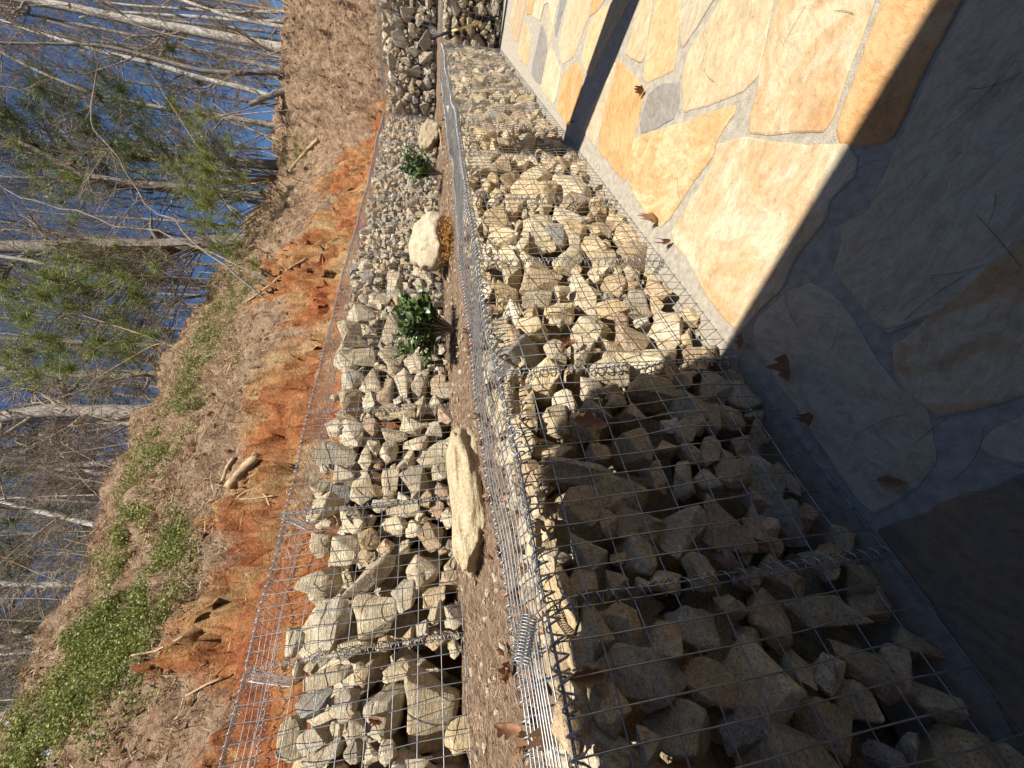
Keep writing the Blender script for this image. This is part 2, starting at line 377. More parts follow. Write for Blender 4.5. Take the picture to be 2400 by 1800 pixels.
# ------------------------------------------------------------------ rocks
def make_rock(seed, sub=2, rough=1.0, pts=None, expo=None):
    r = np.random.default_rng(seed)
    n = pts or int(r.integers(9, 17)); P = r.normal(size=(n, 3)); P /= np.linalg.norm(P, axis=1, keepdims=True)
    P = np.sign(P)*np.abs(P)**(expo or r.uniform(.55, .9))*r.uniform(.82, 1.12, (n, 1))
    bm = bmesh.new()
    for p in P: bm.verts.new(p)
    g = bmesh.ops.convex_hull(bm, input=bm.verts[:])
    bmesh.ops.delete(bm, geom=list({v for v in g['geom_interior'] if isinstance(v, bmesh.types.BMVert)}), context='VERTS')
    bmesh.ops.dissolve_limit(bm, angle_limit=.24, verts=bm.verts[:], edges=bm.edges[:])
    bmesh.ops.bevel(bm, geom=bm.edges[:], offset=r.uniform(.03, .10), segments=2, profile=.55, affect='EDGES', clamp_overlap=True)
    bmesh.ops.triangulate(bm, faces=bm.faces[:])
    for _ in range(sub):
        lim = .30 if _ == 0 else .20
        ed = [e for e in bm.edges if e.calc_length() > lim]
        if ed: bmesh.ops.subdivide_edges(bm, edges=ed, cuts=1); bmesh.ops.triangulate(bm, faces=bm.faces[:])
    bmesh.ops.smooth_vert(bm, verts=bm.verts[:], factor=.18, use_axis_x=True, use_axis_y=True, use_axis_z=True)
    bm.verts.ensure_lookup_table(); V = np.array([v.co[:] for v in bm.verts])
    U = V/(np.linalg.norm(V, axis=1, keepdims=True)+1e-9)
    V = V+U*(rough*(.09*fbm(V*1.3+seed*3.7, 2, seed)+.05*fbm(V*3.8+seed, 3, seed+3)))[:, None]
    lo, hi = V.min(0), V.max(0); V = (V-(lo+hi)/2)/((hi-lo)/2)
    for v, p in zip(bm.verts, V): v.co = p
    me = bpy.data.meshes.new('stone'); bm.to_mesh(me); bm.free()
    me.polygons.foreach_set('use_smooth', np.ones(len(me.polygons), bool)); me.set_sharp_from_angle(angle=math.radians(28))
    me.materials.append(ROCK); return me
PROTO = [make_rock(s) for s in range(60)]
WARM = [(.66, .53, .34), (.60, .47, .29), (.56, .43, .25), (.62, .52, .35), (.52, .40, .26), (.58, .50, .37), (.48, .36, .24), (.64, .55, .39)]
COOL = [(.60, .52, .38), (.55, .47, .33), (.50, .45, .36), (.63, .55, .41), (.46, .41, .33), (.58, .50, .36), (.64, .58, .46)]
def rock_color(warm):
    pal = WARM if rng.random() < warm else COOL
    c = np.array(pal[rng.integers(len(pal))])*rng.uniform(.86, 1.1)
    if rng.random() < .03: c = np.array((.44, .30, .22))
    if rng.random() < .04: c = np.array((.30, .30, .29))
    return tuple(c)
def rock_obj(parent, ploc, P, ax_a, ax_b, ax_n, a, b, n, color, name='stone'):
    o = bpy.data.objects.new(name, PROTO[rng.integers(len(PROTO))]); col.objects.link(o)
    o.parent = parent
    M = Matrix.Identity(4)
    for i in range(3):
        M[i][0] = ax_a[i]*a; M[i][1] = ax_n[i]*n; M[i][2] = ax_b[i]*b; M[i][3] = P[i]-ploc[i]
    # any of the proto's four upright turns
    q = Matrix.Rotation(math.pi*rng.integers(2), 4, 'Y') @ Matrix.Rotation(math.pi*rng.integers(2), 4, 'Z')
    o.matrix_local = M @ q
    o.color = (*color, 1)
    return o

# ------------------------------------------------------------------ gabion tiers
CELLH = .916/9
class Tier:
    def __init__(s, base, along, n, z0, height, batter, lid, ends, fill, warm, size):
        s.B = np.array(base, float); s.A = np.array(along, float); s.N = np.array(n, float); s.z0 = z0; s.h = height; s.bt = batter
        s.lid = lid; s.ends = ends; s.fill = fill; s.warm = warm; s.size = size; s.seed = rng.integers(999)
    def bulge(s, a, t):
        a = np.asarray(a, float); t = np.asarray(t, float)
        w = np.clip(np.minimum(t, s.h-t)/.2, 0, 1)
        return -.022*w*np.clip(fbm(np.stack([a*2.3, t*2.6, np.full_like(a+t, s.seed)*1.0], -1), 2, 3)+.25, -.6, 1.2)
    def edge_wave(s, a):                  # the top edge is not quite straight
        a = np.asarray(a, float)
        return .035*vnoise(np.stack([a*1.1, a*0+s.seed, a*0], -1), 4)+.012*vnoise(np.stack([a*4.1, a*0+s.seed, a*0], -1), 5)
    def pt(s, a, t, d=0.0):
        a, t, d = np.broadcast_arrays(np.asarray(a, float), np.asarray(t, float), np.asarray(d, float))
        k = np.clip(t/s.h, 0, 1.05)**2
        off = s.bt*t+d+s.edge_wave(a)*k
        return s.B+a[..., None]*s.A+off[..., None]*s.N+np.stack([a*0, a*0, s.z0+t+.4*s.edge_wave(a+7)*k], -1)
    def local(s, P):                      # photo ray (origin CAM, dir) -> (a, t) on the face
        d = P; nn = s.N; t = 0
        for _ in range(10):
            k = ((s.B-CAM)@nn+s.bt*t)/(d@nn); Q = CAM+d*k; t = Q[2]-s.z0
        return (Q-s.B)@s.A, t
def helix(p0, p1, R, pitch, wire, tb, side, wob=0.0, tight=1.0):
    p0 = np.array(p0, float); p1 = np.array(p1, float); d = p1-p0; L_ = np.linalg.norm(d); d /= L_
    turns = L_/pitch; n = int(turns*9)+2; t = np.linspace(0, 1, n); th = t*turns*2*math.pi+rng.uniform(0, 6)
    e1 = np.cross(d, side); e1 /= np.linalg.norm(e1); e2 = np.cross(d, e1)
    P = p0+np.outer(t*L_, d)+R*(np.outer(np.cos(th), e1)+np.outer(np.sin(th), e2))
    tb.add(P, wire, 4, ref=d)

def build_tier(T, names, cat_label, group, traced=(), edge_coil=True):
    ends = T.ends; a0, a1 = ends[0], ends[-1]
    baskets = []
    for i in range(len(ends)-1):
        c = T.pt((ends[i]+ends[i+1])/2, 0.0); b = thing('gabion_basket', names[i], 'gabion', c, group); baskets.append((b, np.array(b.location)))
    def owner(a): return baskets[int(np.clip(np.searchsorted(ends, a)-1, 0, len(baskets)-1))]
    # ---- wire panels and spiral binders
    for i, (b, loc) in enumerate(baskets):
        e0, e1 = ends[i]+.008, ends[i+1]-.008
        W = .0018
        tb = Tubes()
        va = np.linspace(e0, e1, 13); ts = np.linspace(.0, T.h, 19)
        A_, T_ = np.meshgrid(va, ts, indexing='ij'); A_ = A_+.007*vnoise(np.stack([A_*9, T_*5, A_*0+i], -1), 8)
        tb.add(T.pt(A_, T_, T.bulge(A_, T_)), W, 5, ref=T.A)
        ht = np.linspace(0.004, T.h, 10); hs = np.linspace(e0, e1, 17)
        T_, A_ = np.meshgrid(ht, hs, indexing='ij')
        tb.add(T.pt(A_, T_, T.bulge(A_, T_)+.004), W, 5)
        put('front_mesh', tb.mesh('front_mesh', WIRE, loc), b)
        if T.lid:
            tb = Tubes(); ds = np.linspace(0, T.lid, 10); W = .0022 if T.z0 < .1 else .0018
            def sag(A_, D_): return .02*vnoise(np.stack([A_*3.1, D_*3+T.seed, A_*0], -1), 6)*np.clip(D_/.1, 0, 1)-.01
            def lidp(A_, D_, up=0.0):
                P = T.pt(A_, np.full_like(A_, T.h), D_); P[..., 2] += sag(A_, D_)+up; return P
            A_, D_ = np.meshgrid(va, ds, indexing='ij'); tb.add(lidp(A_, D_), W, 5, ref=T.A)
            dd = np.linspace(.01, T.lid, 11 if T.z0 < .1 else 5); D_, A_ = np.meshgrid(dd, hs, indexing='ij'); tb.add(lidp(A_, D_, .004), W, 5)
            put('lid_mesh', tb.mesh('lid_mesh', WIRE, loc), b)
            for D0 in ([0.0, T.lid] if edge_coil else [T.lid]):
                tb = Tubes(); ks = np.linspace(e0, e1, 5)
                for k in range(4):
                    p = lidp(np.array([ks[k], ks[k+1]]), np.array([D0, D0])); helix(p[0], p[1], .0175 if T.z0 < .1 else .0155, .032 if T.z0 < .1 else .036, .0024 if T.z0 < .1 else .0019, tb, T.N)
                put('spiral_binder', tb.mesh('spiral_binder', WIRE, loc), b)
        else:
            tb = Tubes(); ks = np.linspace(e0, e1, 5)
            for k in range(4):
                p = T.pt(np.array([ks[k], ks[k+1]]), np.array([T.h, T.h])); helix(p[0], p[1], .0155, .036, .0019, tb, T.N)
            put('spiral_binder', tb.mesh('spiral_binder', WIRE, loc), b)
        tb = Tubes(); kt = np.linspace(.01, T.h-.01, 5)
        for k in range(4):
            p = T.pt(np.array([ends[i]]*2), kt[k:k+2]); helix(p[0], p[1], .016, .034, .0021, tb, T.N)
        put('spiral_binder', tb.mesh('spiral_binder', WIRE, loc), b)
    # ---- stones: the big ones where the photograph shows them, then smaller ones packed round them
    RES = .01; na = int((a1-a0)/RES)+1; nt = int(T.h/RES)+1
    occ = np.zeros((na, nt), bool)
    def mask(a, t, ra, rt, th):
        R_ = max(ra, rt); i0, i1 = int((a-R_-a0)/RES), int((a+R_-a0)/RES)+2; j0, j1 = int((t-R_)/RES), int((t+R_)/RES)+2
        i0, i1, j0, j1 = max(i0, 0), min(i1, na), max(j0, 0), min(j1, nt)
        if i1 <= i0 or j1 <= j0: return None
        X, Z = np.meshgrid(np.arange(i0, i1)*RES+a0-a, np.arange(j0, j1)*RES-t, indexing='ij')
        u = X*math.cos(th)+Z*math.sin(th); v = -X*math.sin(th)+Z*math.cos(th)
        return (slice(i0, i1), slice(j0, j1)), (np.abs(u)/ra)**2.5+(np.abs(v)/rt)**2.5 < 1
    def place(a, t, ra, rt, th, layer):
        b, loc = owner(a)
        n = float(np.clip((ra*rt)**.5*rng.uniform(.6, .95), .03, .14))
        if layer: d = n+rng.uniform(.14, .26)
        else: d = n*.93+rng.uniform(.006, .03)+(.0 if ra*rt > .004 else rng.uniform(0, .03))
        P = T.pt(a, t, d)+T.N*float(T.bulge(a, t))
        zz = np.array([0, 0, 1.0])+T.N*T.bt; zz /= np.linalg.norm(zz); nn = np.cross(zz, T.A); nn *= np.sign(nn@T.N)
        ea = T.A*math.cos(th)+zz*math.sin(th); eb = -T.A*math.sin(th)+zz*math.cos(th)
        tl = rng.uniform(-.22, .22); ea2 = ea*math.cos(tl)+nn*math.sin(tl); nn2 = -ea*math.sin(tl)+nn*math.cos(tl)
        tl = rng.uniform(-.2, .2); eb2 = eb*math.cos(tl)+nn2*math.sin(tl); nn2 = -eb*math.sin(tl)+nn2*math.cos(tl)
        rock_obj(b, loc, P, ea2, eb2, nn2, ra, rt, n, rock_color(T.warm))
    top = lambda a: T.fill(a)
    for (zf, x, y, rx, ry, ang) in traced:
        s0 = math.radians(ang); c0 = zf(x, y)
        p1 = zf(x+rx*math.cos(s0), y+rx*math.sin(s0)); p2 = zf(x-ry*math.sin(s0), y+ry*math.cos(s0))
        a, t = T.local(ray(*c0)); A1 = np.array(T.local(ray(*p1)))-[a, t]; A2 = np.array(T.local(ray(*p2)))-[a, t]
        if not (a0+.02 < a < a1-.02 and .01 < t < T.h): continue
        rt, ra = np.linalg.norm(A1), np.linalg.norm(A2); th = math.atan2(A2[1], A2[0])
        if abs(th) > math.pi/2: th += math.pi
        r_ = mask(a, t, ra, rt, th)
        if r_ is None: continue
        sl_, m_ = r_
        if (occ[sl_] & m_).sum() > .55*m_.sum(): continue
        occ[sl_] |= m_; place(a, t, ra*1.04, rt*1.04, th, 0)
    for layer, frac in ((0, .17), (1, .34)):
        if layer: occ[:] = False
        sizes = [1.0]*1+[.8]*1+[.62]*2+[.48]*3+[.36]*3+([.27]*4 if not layer else [])
        for s_ in sizes:
            for _ in range(int((a1-a0)/.6*(16 if s_ > .4 else 26))):
                a = rng.uniform(a0, a1); base = T.size(a)*(1.15 if layer else 1)
                ra = base*s_*rng.uniform(.75, 1.25); asp = rng.uniform(.55, 1.0); rt = ra*asp; th = rng.normal(0, .6)
                if rng.random() < .25: th += 1.3
                tp = top(a)
                t = rng.uniform(.0+rt*.6, max(rt, tp-rt*.7))
                if ra < .018: continue
                r_ = mask(a, t, ra, rt, th)
                if r_ is None: continue
                sl_, m_ = r_
                if m_.sum() == 0 or (occ[sl_] & m_).sum() > frac*m_.sum(): continue
                occ[sl_] |= m_; place(a, t, ra*1.06, rt*1.06, th, layer)
    if T.lid and T.z0 < .1:
        for _ in range(int((a1-a0)*58)):
            a = rng.uniform(a0+.03, a1-.03); b, loc = owner(a); d = rng.uniform(.06, T.lid+.0); ra = rng.uniform(.03, .085)*(1 if a < 3 else .8); n = ra*rng.uniform(.5, 1.0)
            P = T.pt(a, T.h, d); P[2] += -rng.uniform(.05, .085)-n*.3; th = rng.uniform(0, 3.14)
            ea = T.A*math.cos(th)+T.N*math.sin(th); eb = -T.A*math.sin(th)+T.N*math.cos(th)
            rock_obj(b, loc, P, ea, eb, np.array([0, 0, 1.0]), ra, ra*rng.uniform(.6, 1), n*.6, rock_color(T.warm*.6))
    return baskets

zU3 = zoomer(600, 1200, 800/2212); zU2 = zoomer(600, 600, 800/2212); zU1 = zoomer(600, 0, 800/2212)
zL = zoomer(1100, 500, 800/2212); zL4 = zoomer(1100, 1000, 1067/2212)
def trace(zf, s):
    out = []
    for item in s.split(';'):
        v = [float(k) for k in item.split(',')]; out.append((zf, v[0], v[1], v[2], v[3], v[4] if len(v) > 4 else 0.0))
    return out
UP = trace(zU3, "1160,1250,190,340;815,1290,150,180;760,640,140,165;1090,370,125,160;715,380,210,90,-25;390,440,140,120;470,720,120,200,10;635,850,115,70;555,215,100,110;420,180,85,90;720,150,70,75;880,60,110,55;1130,130,90,90;960,520,85,110;1150,530,80,70;1260,425,65,60;1280,660,90,95;1170,640,60,80;1180,800,95,80;1070,755,50,60;830,840,60,50;985,810,45,80;920,1000,110,85;460,1070,150,70;720,1040,120,60,-25;360,1230,130,95;560,1260,100,110;640,1380,60,90;500,1430,50,90;610,1560,70,90;330,1480,110,90;200,1480,90,150;420,1590,140,70;740,1560,60,90;850,1560,60,90;230,830,60,100;1380,970,40,80;1340,1450,110,130;1040,1640,110,50") \
   + trace(zU2, "680,340,90,60;600,440,80,50;620,520,110,55;570,640,75,65;700,640,80,70;620,790,75,70;735,800,70,95;600,930,80,100;830,890,50,140,20;860,620,90,70,-30;960,820,60,90;1060,800,50,110,25;1180,800,60,60;1230,850,80,45;870,990,80,40,-25;730,940,50,80;980,985,60,45;1070,950,40,65;1150,920,50,70,30;1230,1000,55,60;520,1100,70,60;620,1130,70,90;730,1095,60,50;870,1110,100,65;1010,1070,80,50;1150,1095,55,50;1270,1080,55,60;1040,1170,80,70;740,1200,60,60;850,1230,60,70;500,1270,110,80,30;700,1270,45,90;970,1290,60,90;1150,1260,110,80,-30;1240,1190,60,50;560,1390,80,60;400,1470,60,90;670,1470,75,100;870,1440,60,95;1040,1400,90,100,-35;1200,1360,60,60;1100,1520,40,95;1210,1500,50,60;430,1600,120,80;800,1590,50,50;860,1570,70,35,30;950,1540,45,40;1030,1530,30,50;960,1610,110,55;1060,320,120,60;900,410,90,60;890,150,70,110")
LO = trace(zL, "230,80,100,55;200,180,80,60;290,240,90,55;360,130,45,70;470,70,70,80;700,60,90,50;880,50,80,50;660,220,90,60;810,190,80,45;870,240,110,50;900,140,60,40;1100,220,140,80;1010,240,50,40;1060,90,90,50;480,410,130,60;270,460,80,70;460,500,100,50;620,470,50,30;310,590,60,80;420,590,60,60;620,560,100,60;770,450,110,100;970,410,80,45;1080,410,60,40;950,475,50,30;1130,530,100,75;1240,440,80,50;1250,540,45,50;1410,510,60,60;960,560,110,40;1030,610,50,70;830,650,130,75;1110,740,110,80;1330,690,110,90;1445,755,50,50;220,680,75,100;430,690,120,55;350,830,190,100;590,850,70,100;780,830,90,150,-30;980,820,80,80;1210,890,190,90;860,930,90,60;1550,830,110,90;1600,620,70,60;1530,930,100,50;830,1090,80,60;850,1200,110,70;960,1110,80,50;280,1120,60,130;1250,1110,190,65;1480,1210,130,80;1650,1090,90,80;970,1190,60,40;1110,1230,90,50;1620,1290,60,90;1760,1270,100,60;590,1290,100,110;800,1320,130,80;400,1280,70,100;560,1430,150,90;360,1430,90,110;1110,1460,130,130;880,1500,80,70;1310,1490,90,70;1420,1380,60,80;1330,1340,50,50;1870,1470,90,70;1490,1360,60,60;1590,1530,60,100;1230,1590,70,70;1690,1590,80,70") \
   + trace(zL4, "545,190,190,60;780,290,145,90;550,360,105,110;700,430,55,75;860,440,130,80;330,500,40,90;760,610,40,40;870,590,70,110;1090,480,110,150;1270,450,100,150,-20;1420,80,70,60;1370,170,50,60;1290,210,60,90,-30;1480,220,100,100;1610,210,70,60;1440,310,60,50;1620,430,120,100;1740,400,50,70;1080,230,55,80;1200,250,70,40;1410,460,40,90;1480,450,60,80,-35;1400,580,35,45;1140,680,70,95;1310,620,70,50;880,750,40,50;980,720,80,60;1440,680,60,60;1730,640,80,60;760,740,60,80;1140,960,120,120;740,960,100,130;870,1220,220,160;560,1140,100,130;680,1350,90,160,-20;1200,1240,110,130;1450,1270,150,280,-35;1330,860,70,50;1560,900,90,140;1820,870,150,90,-25;1500,1060,100,110;1400,1480,100,140,-30;1850,1200,70,110;1720,1160,70,90;1980,1130,120,90;2010,1350,100,110;1820,1450,110,130;1080,1480,170,160;860,1580,70,100;2080,850,80,100;2110,1250,60,70;700,1620,100,80;480,1440,80,180")
LO += trace(zU1, "1790,960,70,60;1920,960,60,55;2040,960,60,50;1830,1090,130,60;1900,1200,60,70;2080,1160,130,80;1560,950,40,35;1640,960,60,40;1570,1350,80,60;1690,1310,50,40;1600,1480,110,60;1850,1400,110,60;1640,1420,70,50;2060,1360,120,60;1760,1490,40,60;1960,1480,80,50;2100,1500,90,60")

ORD = ['first', 'second', 'third', 'fourth', 'fifth', 'sixth', 'seventh', 'eighth', 'ninth', 'tenth', 'eleventh', 'twelfth', 'thirteenth', 'fourteenth', 'fifteenth', 'sixteenth']
lower_ends = [(.12+.597*k)*H for k in range(-1, 12)]
names = [f'lower-tier stone-filled wire gabion beside the patio, {ORD[i]} from the near end' for i in range(len(lower_ends)-1)]
T_low = Tier((0, Y0, 0), (1, 0, 0), (0, 1, 0), 0.0, .916, .10, .38*H, np.array(lower_ends),
             lambda a: .86+.03*math.sin(a*3), .82, lambda a: np.interp(a, [0, 1.5, 3, 7], [.13, .12, .10, .085]))
low = build_tier(T_low, names, 'lower', 'gabions of the lower tier', LO)
ZU = .84*H; YU = 1.85*H
upper_ends = [(.237+.605*k)*H for k in range(-1, 13)]
upper_ends = [e for e in upper_ends if e < 7.7*H]+[7.78*H]
names = [f'upper-tier stone-filled wire gabion below the clay bank, {ORD[i]} from the near end' for i in range(len(upper_ends)-1)]
T_up = Tier((0, YU, 0), (1, 0, 0), (0, 1, 0), ZU, .83*H, .09, .34*H, np.array(upper_ends),
            lambda a: float(np.interp(a/H, [0, .8, 1.6, 3, 5, 8], [.66, .69, .75, .78, .79, .8]))*H, .35,
            lambda a: np.interp(a/H, [0, 1, 2.2, 3, 8], [.15, .12, .10, .065, .06]))
upb = build_tier(T_up, names, 'upper', 'gabions of the upper tier', UP)
# the wall turns a corner at the far end
T_fl = Tier((6.78*H, .80*H, 0), (0, 1, 0), (1, 0, 0), 0.0, .916, .06, .4*H, np.array([-1.5*H, -.75*H, 0.0]),
            lambda a: .86, .35, lambda a: .10)
build_tier(T_fl, ['stone-filled wire gabion of the lower return wall, cut off by the frame', 'stone-filled wire gabion of the lower return wall behind the leaning pick'], 'far', 'gabions of the lower return wall')
T_fu = Tier((7.62*H, 1.87*H, 0), (0, 1, 0), (1, 0, 0), ZU, .83*H, .07, .34*H, np.array([-2.4*H, -1.8*H, -1.2*H, -.6*H, 0.0]),
            lambda a: .78*H, .3, lambda a: .12)
build_tier(T_fu, [f'stone-filled wire gabion of the upper return wall, {ORD[3-i]} from the inner corner' for i in range(4)], 'far', 'gabions of the upper return wall')
# loose spiral tails that hang off corners of three baskets
def tail(T, baskets, p_from, p_to, R=.022, pitch=.0085):
    tb = Tubes(); helix(p_from, p_to, R, pitch, .0014, tb, np.array([.3, .9, .2]))
    a = (np.array(p_from)-T.B)@T.A; b, loc = baskets[int(np.clip(np.searchsorted(T.ends, a)-1, 0, len(baskets)-1))]
    put('spiral_tail', tb.mesh('spiral_tail', WIRE, loc), b)
f = on_Y(1240, 1440, .80*H); tail(T_low, low, f, f+np.array([-.085, .0, .035]), .02, .006)
f = on_Y(585, 1585, 1.97*H); tail(T_up, upb, f, f+np.array([-.02, .28, -.10]), .02, .011)
f = on_Y(662, 1207, 1.97*H); tail(T_up, upb, f, f+np.array([.0, .30, -.13]), .02, .011)

# ------------------------------------------------------------------ earth behind the lower tier: the planted ledge
def ledge_z(X, Y):
    e = np.maximum((Y-1.0*H), (X-6.95*H))
    z = np.interp(e/H, [0, .25, .5, .95], [.70, .745, .80, .845])*H
    return z+.016*fbm(np.stack([X*4, Y*4, X*0], -1), 4, 21)+.006*fbm(np.stack([X*9, Y*9, X*0], -1), 3, 31)
def grid_surface(name, xs, ys, zf, keep, mat, skirt=None):
    X, Y = np.meshgrid(xs, ys, indexing='ij'); Z = zf(X, Y); K = keep(X, Y)
    idx = np.arange(X.size).reshape(X.shape); a, b, c, d = idx[:-1, :-1], idx[1:, :-1], idx[1:, 1:], idx[:-1, 1:]
    kk = K[:-1, :-1] & K[1:, :-1] & K[1:, 1:] & K[:-1, 1:]
    F = np.stack([a[kk], b[kk], c[kk], d[kk]], -1)
    V = np.stack([X, Y, Z], -1).reshape(-1, 3); used = np.unique(F); rm = np.full(len(V), -1); rm[used] = np.arange(len(used))
    return np_mesh(name, V[used], rm[F], mat, True), used, X.ravel()[used], Y.ravel()[used]
def lz(X, Y):
    e = np.maximum(Y-1.0*H, X-6.98*H)
    return np.where(e < 0, -.02, ledge_z(X, Y))
me, *_ = grid_surface('ledge', np.arange(-2.4, 9.3, .035), np.arange(-3.4, 2.45, .035), lz,
                      lambda X, Y: (np.maximum(Y-.97*H, X-6.95*H) > -.04) & ~((X < 6.6*H) & (Y < .9*H)), SOIL)
ledge = put('ledge', me); ledge['kind'] = 'structure'

# ------------------------------------------------------------------ the clay bank and the wooded ground above it
def e_of(X, Y):
    a, b = (Y/H-2.2), (X/H-8.0); k = .25
    return np.maximum(a, b)+k*np.log1p(np.exp(-np.abs(a-b)/k))*.35
def crest(X, Y):
    a, b = (Y/H-2.2), (X/H-8.0)
    c1 = np.interp(X/H, [-1, 1, 2, 2.5, 3.3, 4.4, 6.3, 9, 14], [2.65, 2.66, 2.82, 2.94, 3.0, 3.02, 3.16, 3.15, 3.0])
    c2 = np.interp(Y/H, [-3, .98, 1.84, 3.2, 6], [1.95, 2.26, 2.54, 3.1, 3.15])
    w = 1/(1+np.exp(-(a-b)/.5)); return c1*w+c2*(1-w)
def litter_mask(X, Y):
    e = e_of(X, Y); a, b = (Y/H-2.2), (X/H-8.0)
    eb = np.where(a > b, np.interp(X/H, [-1, .5, 1.2, 2, 3.2, 5, 7, 8.5], [.40, .42, .50, .60, .68, .68, .60, .4]), np.interp(Y/H, [-1, 1.2, 1.7, 2.3], [-.3, -.1, .25, .5]))
    n = .34*fbm(np.stack([X*1.5, Y*1.5, X*0], -1), 4, 41)
    return np.clip((e-eb+n)/.22+.5, 0, 1)
def bank_z(X, Y):
    X = np.asarray(X, float); Y = np.asarray(Y, float)
    e = e_of(X, Y); zc = crest(X, Y)
    s = np.interp(e, [0, .25, .55, .85, 1.1, 1.45, 1.85, 2.4, 6, 40], [0, .17, .40, .55, .73, .90, 1.0, .96, .75, .1])
    Z = 1.0+.52+(zc-.52)*s
    L_ = litter_mask(X, Y)
    P = np.stack([X, Y, Z*H*.6], -1)
    clod = .15*fbm(P*2.0, 3, 51)+.19*np.abs(fbm(P*4.2, 3, 52))-.08+.08*fbm(P*11, 3, 53)-.10*np.clip(1-np.abs(fbm(P*[2.2, 2.2, 6], 2, 57))*5, 0, 1)
    gul = .06*fbm(np.stack([X*5.5, Y*1.0, Z*0], -1), 3, 55)
    lit = .11*fbm(P*2.6, 3, 54)+.075*fbm(P*8.5, 3, 56)+.07
    Z = Z+(clod+gul)*(1-L_)*np.clip(e*4, 0, 1)+lit*L_
    Z = Z*H
    return np.where(e < 0, .75*H, Z)
me, used, bx, by = grid_surface('bank', np.concatenate([np.arange(-4, 11.8, .032), np.arange(11.8, 45, .6)]),
        np.concatenate([np.arange(-9, -1.5, .25), np.arange(-1.5, 5.3, .032), np.arange(5.3, 45, .6)]), bank_z,
        lambda X, Y: e_of(X, Y) > -.05, BANK)
V = np.empty(len(used)*3, np.float32); me.vertices.foreach_get('co', V); V = V.reshape(-1, 3).astype(float)
LM = litter_mask(bx, by); EE = e_of(bx, by)
crev = np.clip(1-np.abs(fbm(V*[2.6, 2.6, 4.5], 3, 61))*3.6, 0, 1)**1.5; lump = np.abs(fbm(V*[5.5, 5.5, 7], 3, 62)); hole = np.clip(fbm(V*[7, 7, 9], 2, 63)-.35, 0, 1)
amt = (.12*crev-.11*lump+.11*hole)*(1-LM)**2*np.clip(EE*3, 0, 1)*(EE < 2.0)+(.06*crev-.07*lump)*LM*(EE < 2.3)
V += amt[:, None]*np.array([.15, .95, -.25]); me.vertices.foreach_set('co', V.astype(np.float32).ravel()); me.update()
at = me.attributes.new('litter', 'FLOAT', 'POINT'); at.data.foreach_set('value', litter_mask(bx, by).astype(np.float32))
bank = put('bank', me); bank['kind'] = 'structure'
GX = np.arange(-4, 16, .05); GY = np.arange(-2, 12, .05)
ZG = bank_z(*np.meshgrid(GX, GY, indexing='ij'))
def bank_q(X, Y):                          # quick lookup of the bank's height
    X = np.asarray(X, float); Y = np.asarray(Y, float)
    fx = np.clip((X+4)/.05, 0, len(GX)-1.001); fy = np.clip((Y+2)/.05, 0, len(GY)-1.001); i = fx.astype(int); j = fy.astype(int); u = fx-i; v = fy-j
    return ZG[i, j]*(1-u)*(1-v)+ZG[i+1, j]*u*(1-v)+ZG[i, j+1]*(1-u)*v+ZG[i+1, j+1]*u*v
RT = np.arange(1.4, 14, .02)
def hit_bank(x, y):
    P = CAM+ray(x, y)*RT[:, None]
    k = np.nonzero((e_of(P[:, 0], P[:, 1]) > 0) & (P[:, 2] < bank_q(P[:, 0], P[:, 1])))[0]
    return P[k[0]] if len(k) else None

# ------------------------------------------------------------------ stuff: straw, litter, green cover
def quads(name, C, U, Wd, mat, fold=0.0):
    """little blades: centre C, half length vector U, half width vector Wd"""
    n = len(C); V = np.empty((n, 4, 3)); V[:, 0] = C-U; V[:, 1] = C+Wd; V[:, 2] = C+U; V[:, 3] = C-Wd
    if fold: V[:, 1] += fold; V[:, 3] += fold
    return np_mesh(name, V.reshape(-1, 3), np.arange(n*4).reshape(-1, 4), mat)
def rdir(n, zs=1.0):
    d = rng.normal(size=(n, 3)); d[:, 2] *= zs; return d/np.linalg.norm(d, axis=1, keepdims=True)
def perp(U):
    W = np.cross(U, rdir(len(U))); return W/(np.linalg.norm(W, axis=1, keepdims=True)+1e-9)
def scatter_bank(n, cond):
    out = []
    while sum(len(o) for o in out) < n:
        X = rng.uniform(-1.6, 11.6, n*2); Y = rng.uniform(-.6, 5.6, n*2)
        w = cond(X, Y); k = rng.random(len(X)) < w; out.append(np.stack([X[k], Y[k]], -1))
    P = np.concatenate(out)[:n]; return np.c_[P, bank_q(P[:, 0], P[:, 1])]
inb = lambda X, Y: (e_of(X, Y) > .03) & (e_of(X, Y) < 2.3)
near_w = lambda X, Y: 1/np.maximum(.25, np.hypot(X, Y)/5)**1.2
P = scatter_bank(90000, lambda X, Y: inb(X, Y)*(.05+.95*litter_mask(X, Y))*np.clip(near_w(X, Y), 0, 1))
U = rdir(len(P), .6)*rng.uniform(.02, .08, (len(P), 1)); P[:, 2] += rng.uniform(.0, .05, len(P))
o = put('pine_straw', quads('pine_straw', P, U, perp(U)*.0026, STRAW)); o['kind'] = 'stuff'
tag(o, 'brown pine straw and dead stems matted over the top of the bank', 'pine straw')
P = scatter_bank(4200, lambda X, Y: inb(X, Y)*(.02+.98*litter_mask(X, Y))*np.clip(near_w(X, Y), 0, 1))
U = rdir(len(P), .5)*rng.uniform(.015, .05, (len(P), 1)); P[:, 2] += rng.uniform(.01, .04, len(P))
o = put('leaf_litter', quads('leaf_litter', P, U, perp(U)*rng.uniform(.008, .026, (len(P), 1)), DEAD, .006)); o['kind'] = 'stuff'
tag(o, 'dead brown leaves scattered over the wooded bank', 'leaf litter')
P = scatter_bank(1500, lambda X, Y: inb(X, Y)*np.clip(near_w(X, Y), 0, 1)*np.exp(-((litter_mask(X, Y)-.6)/.35)**2))
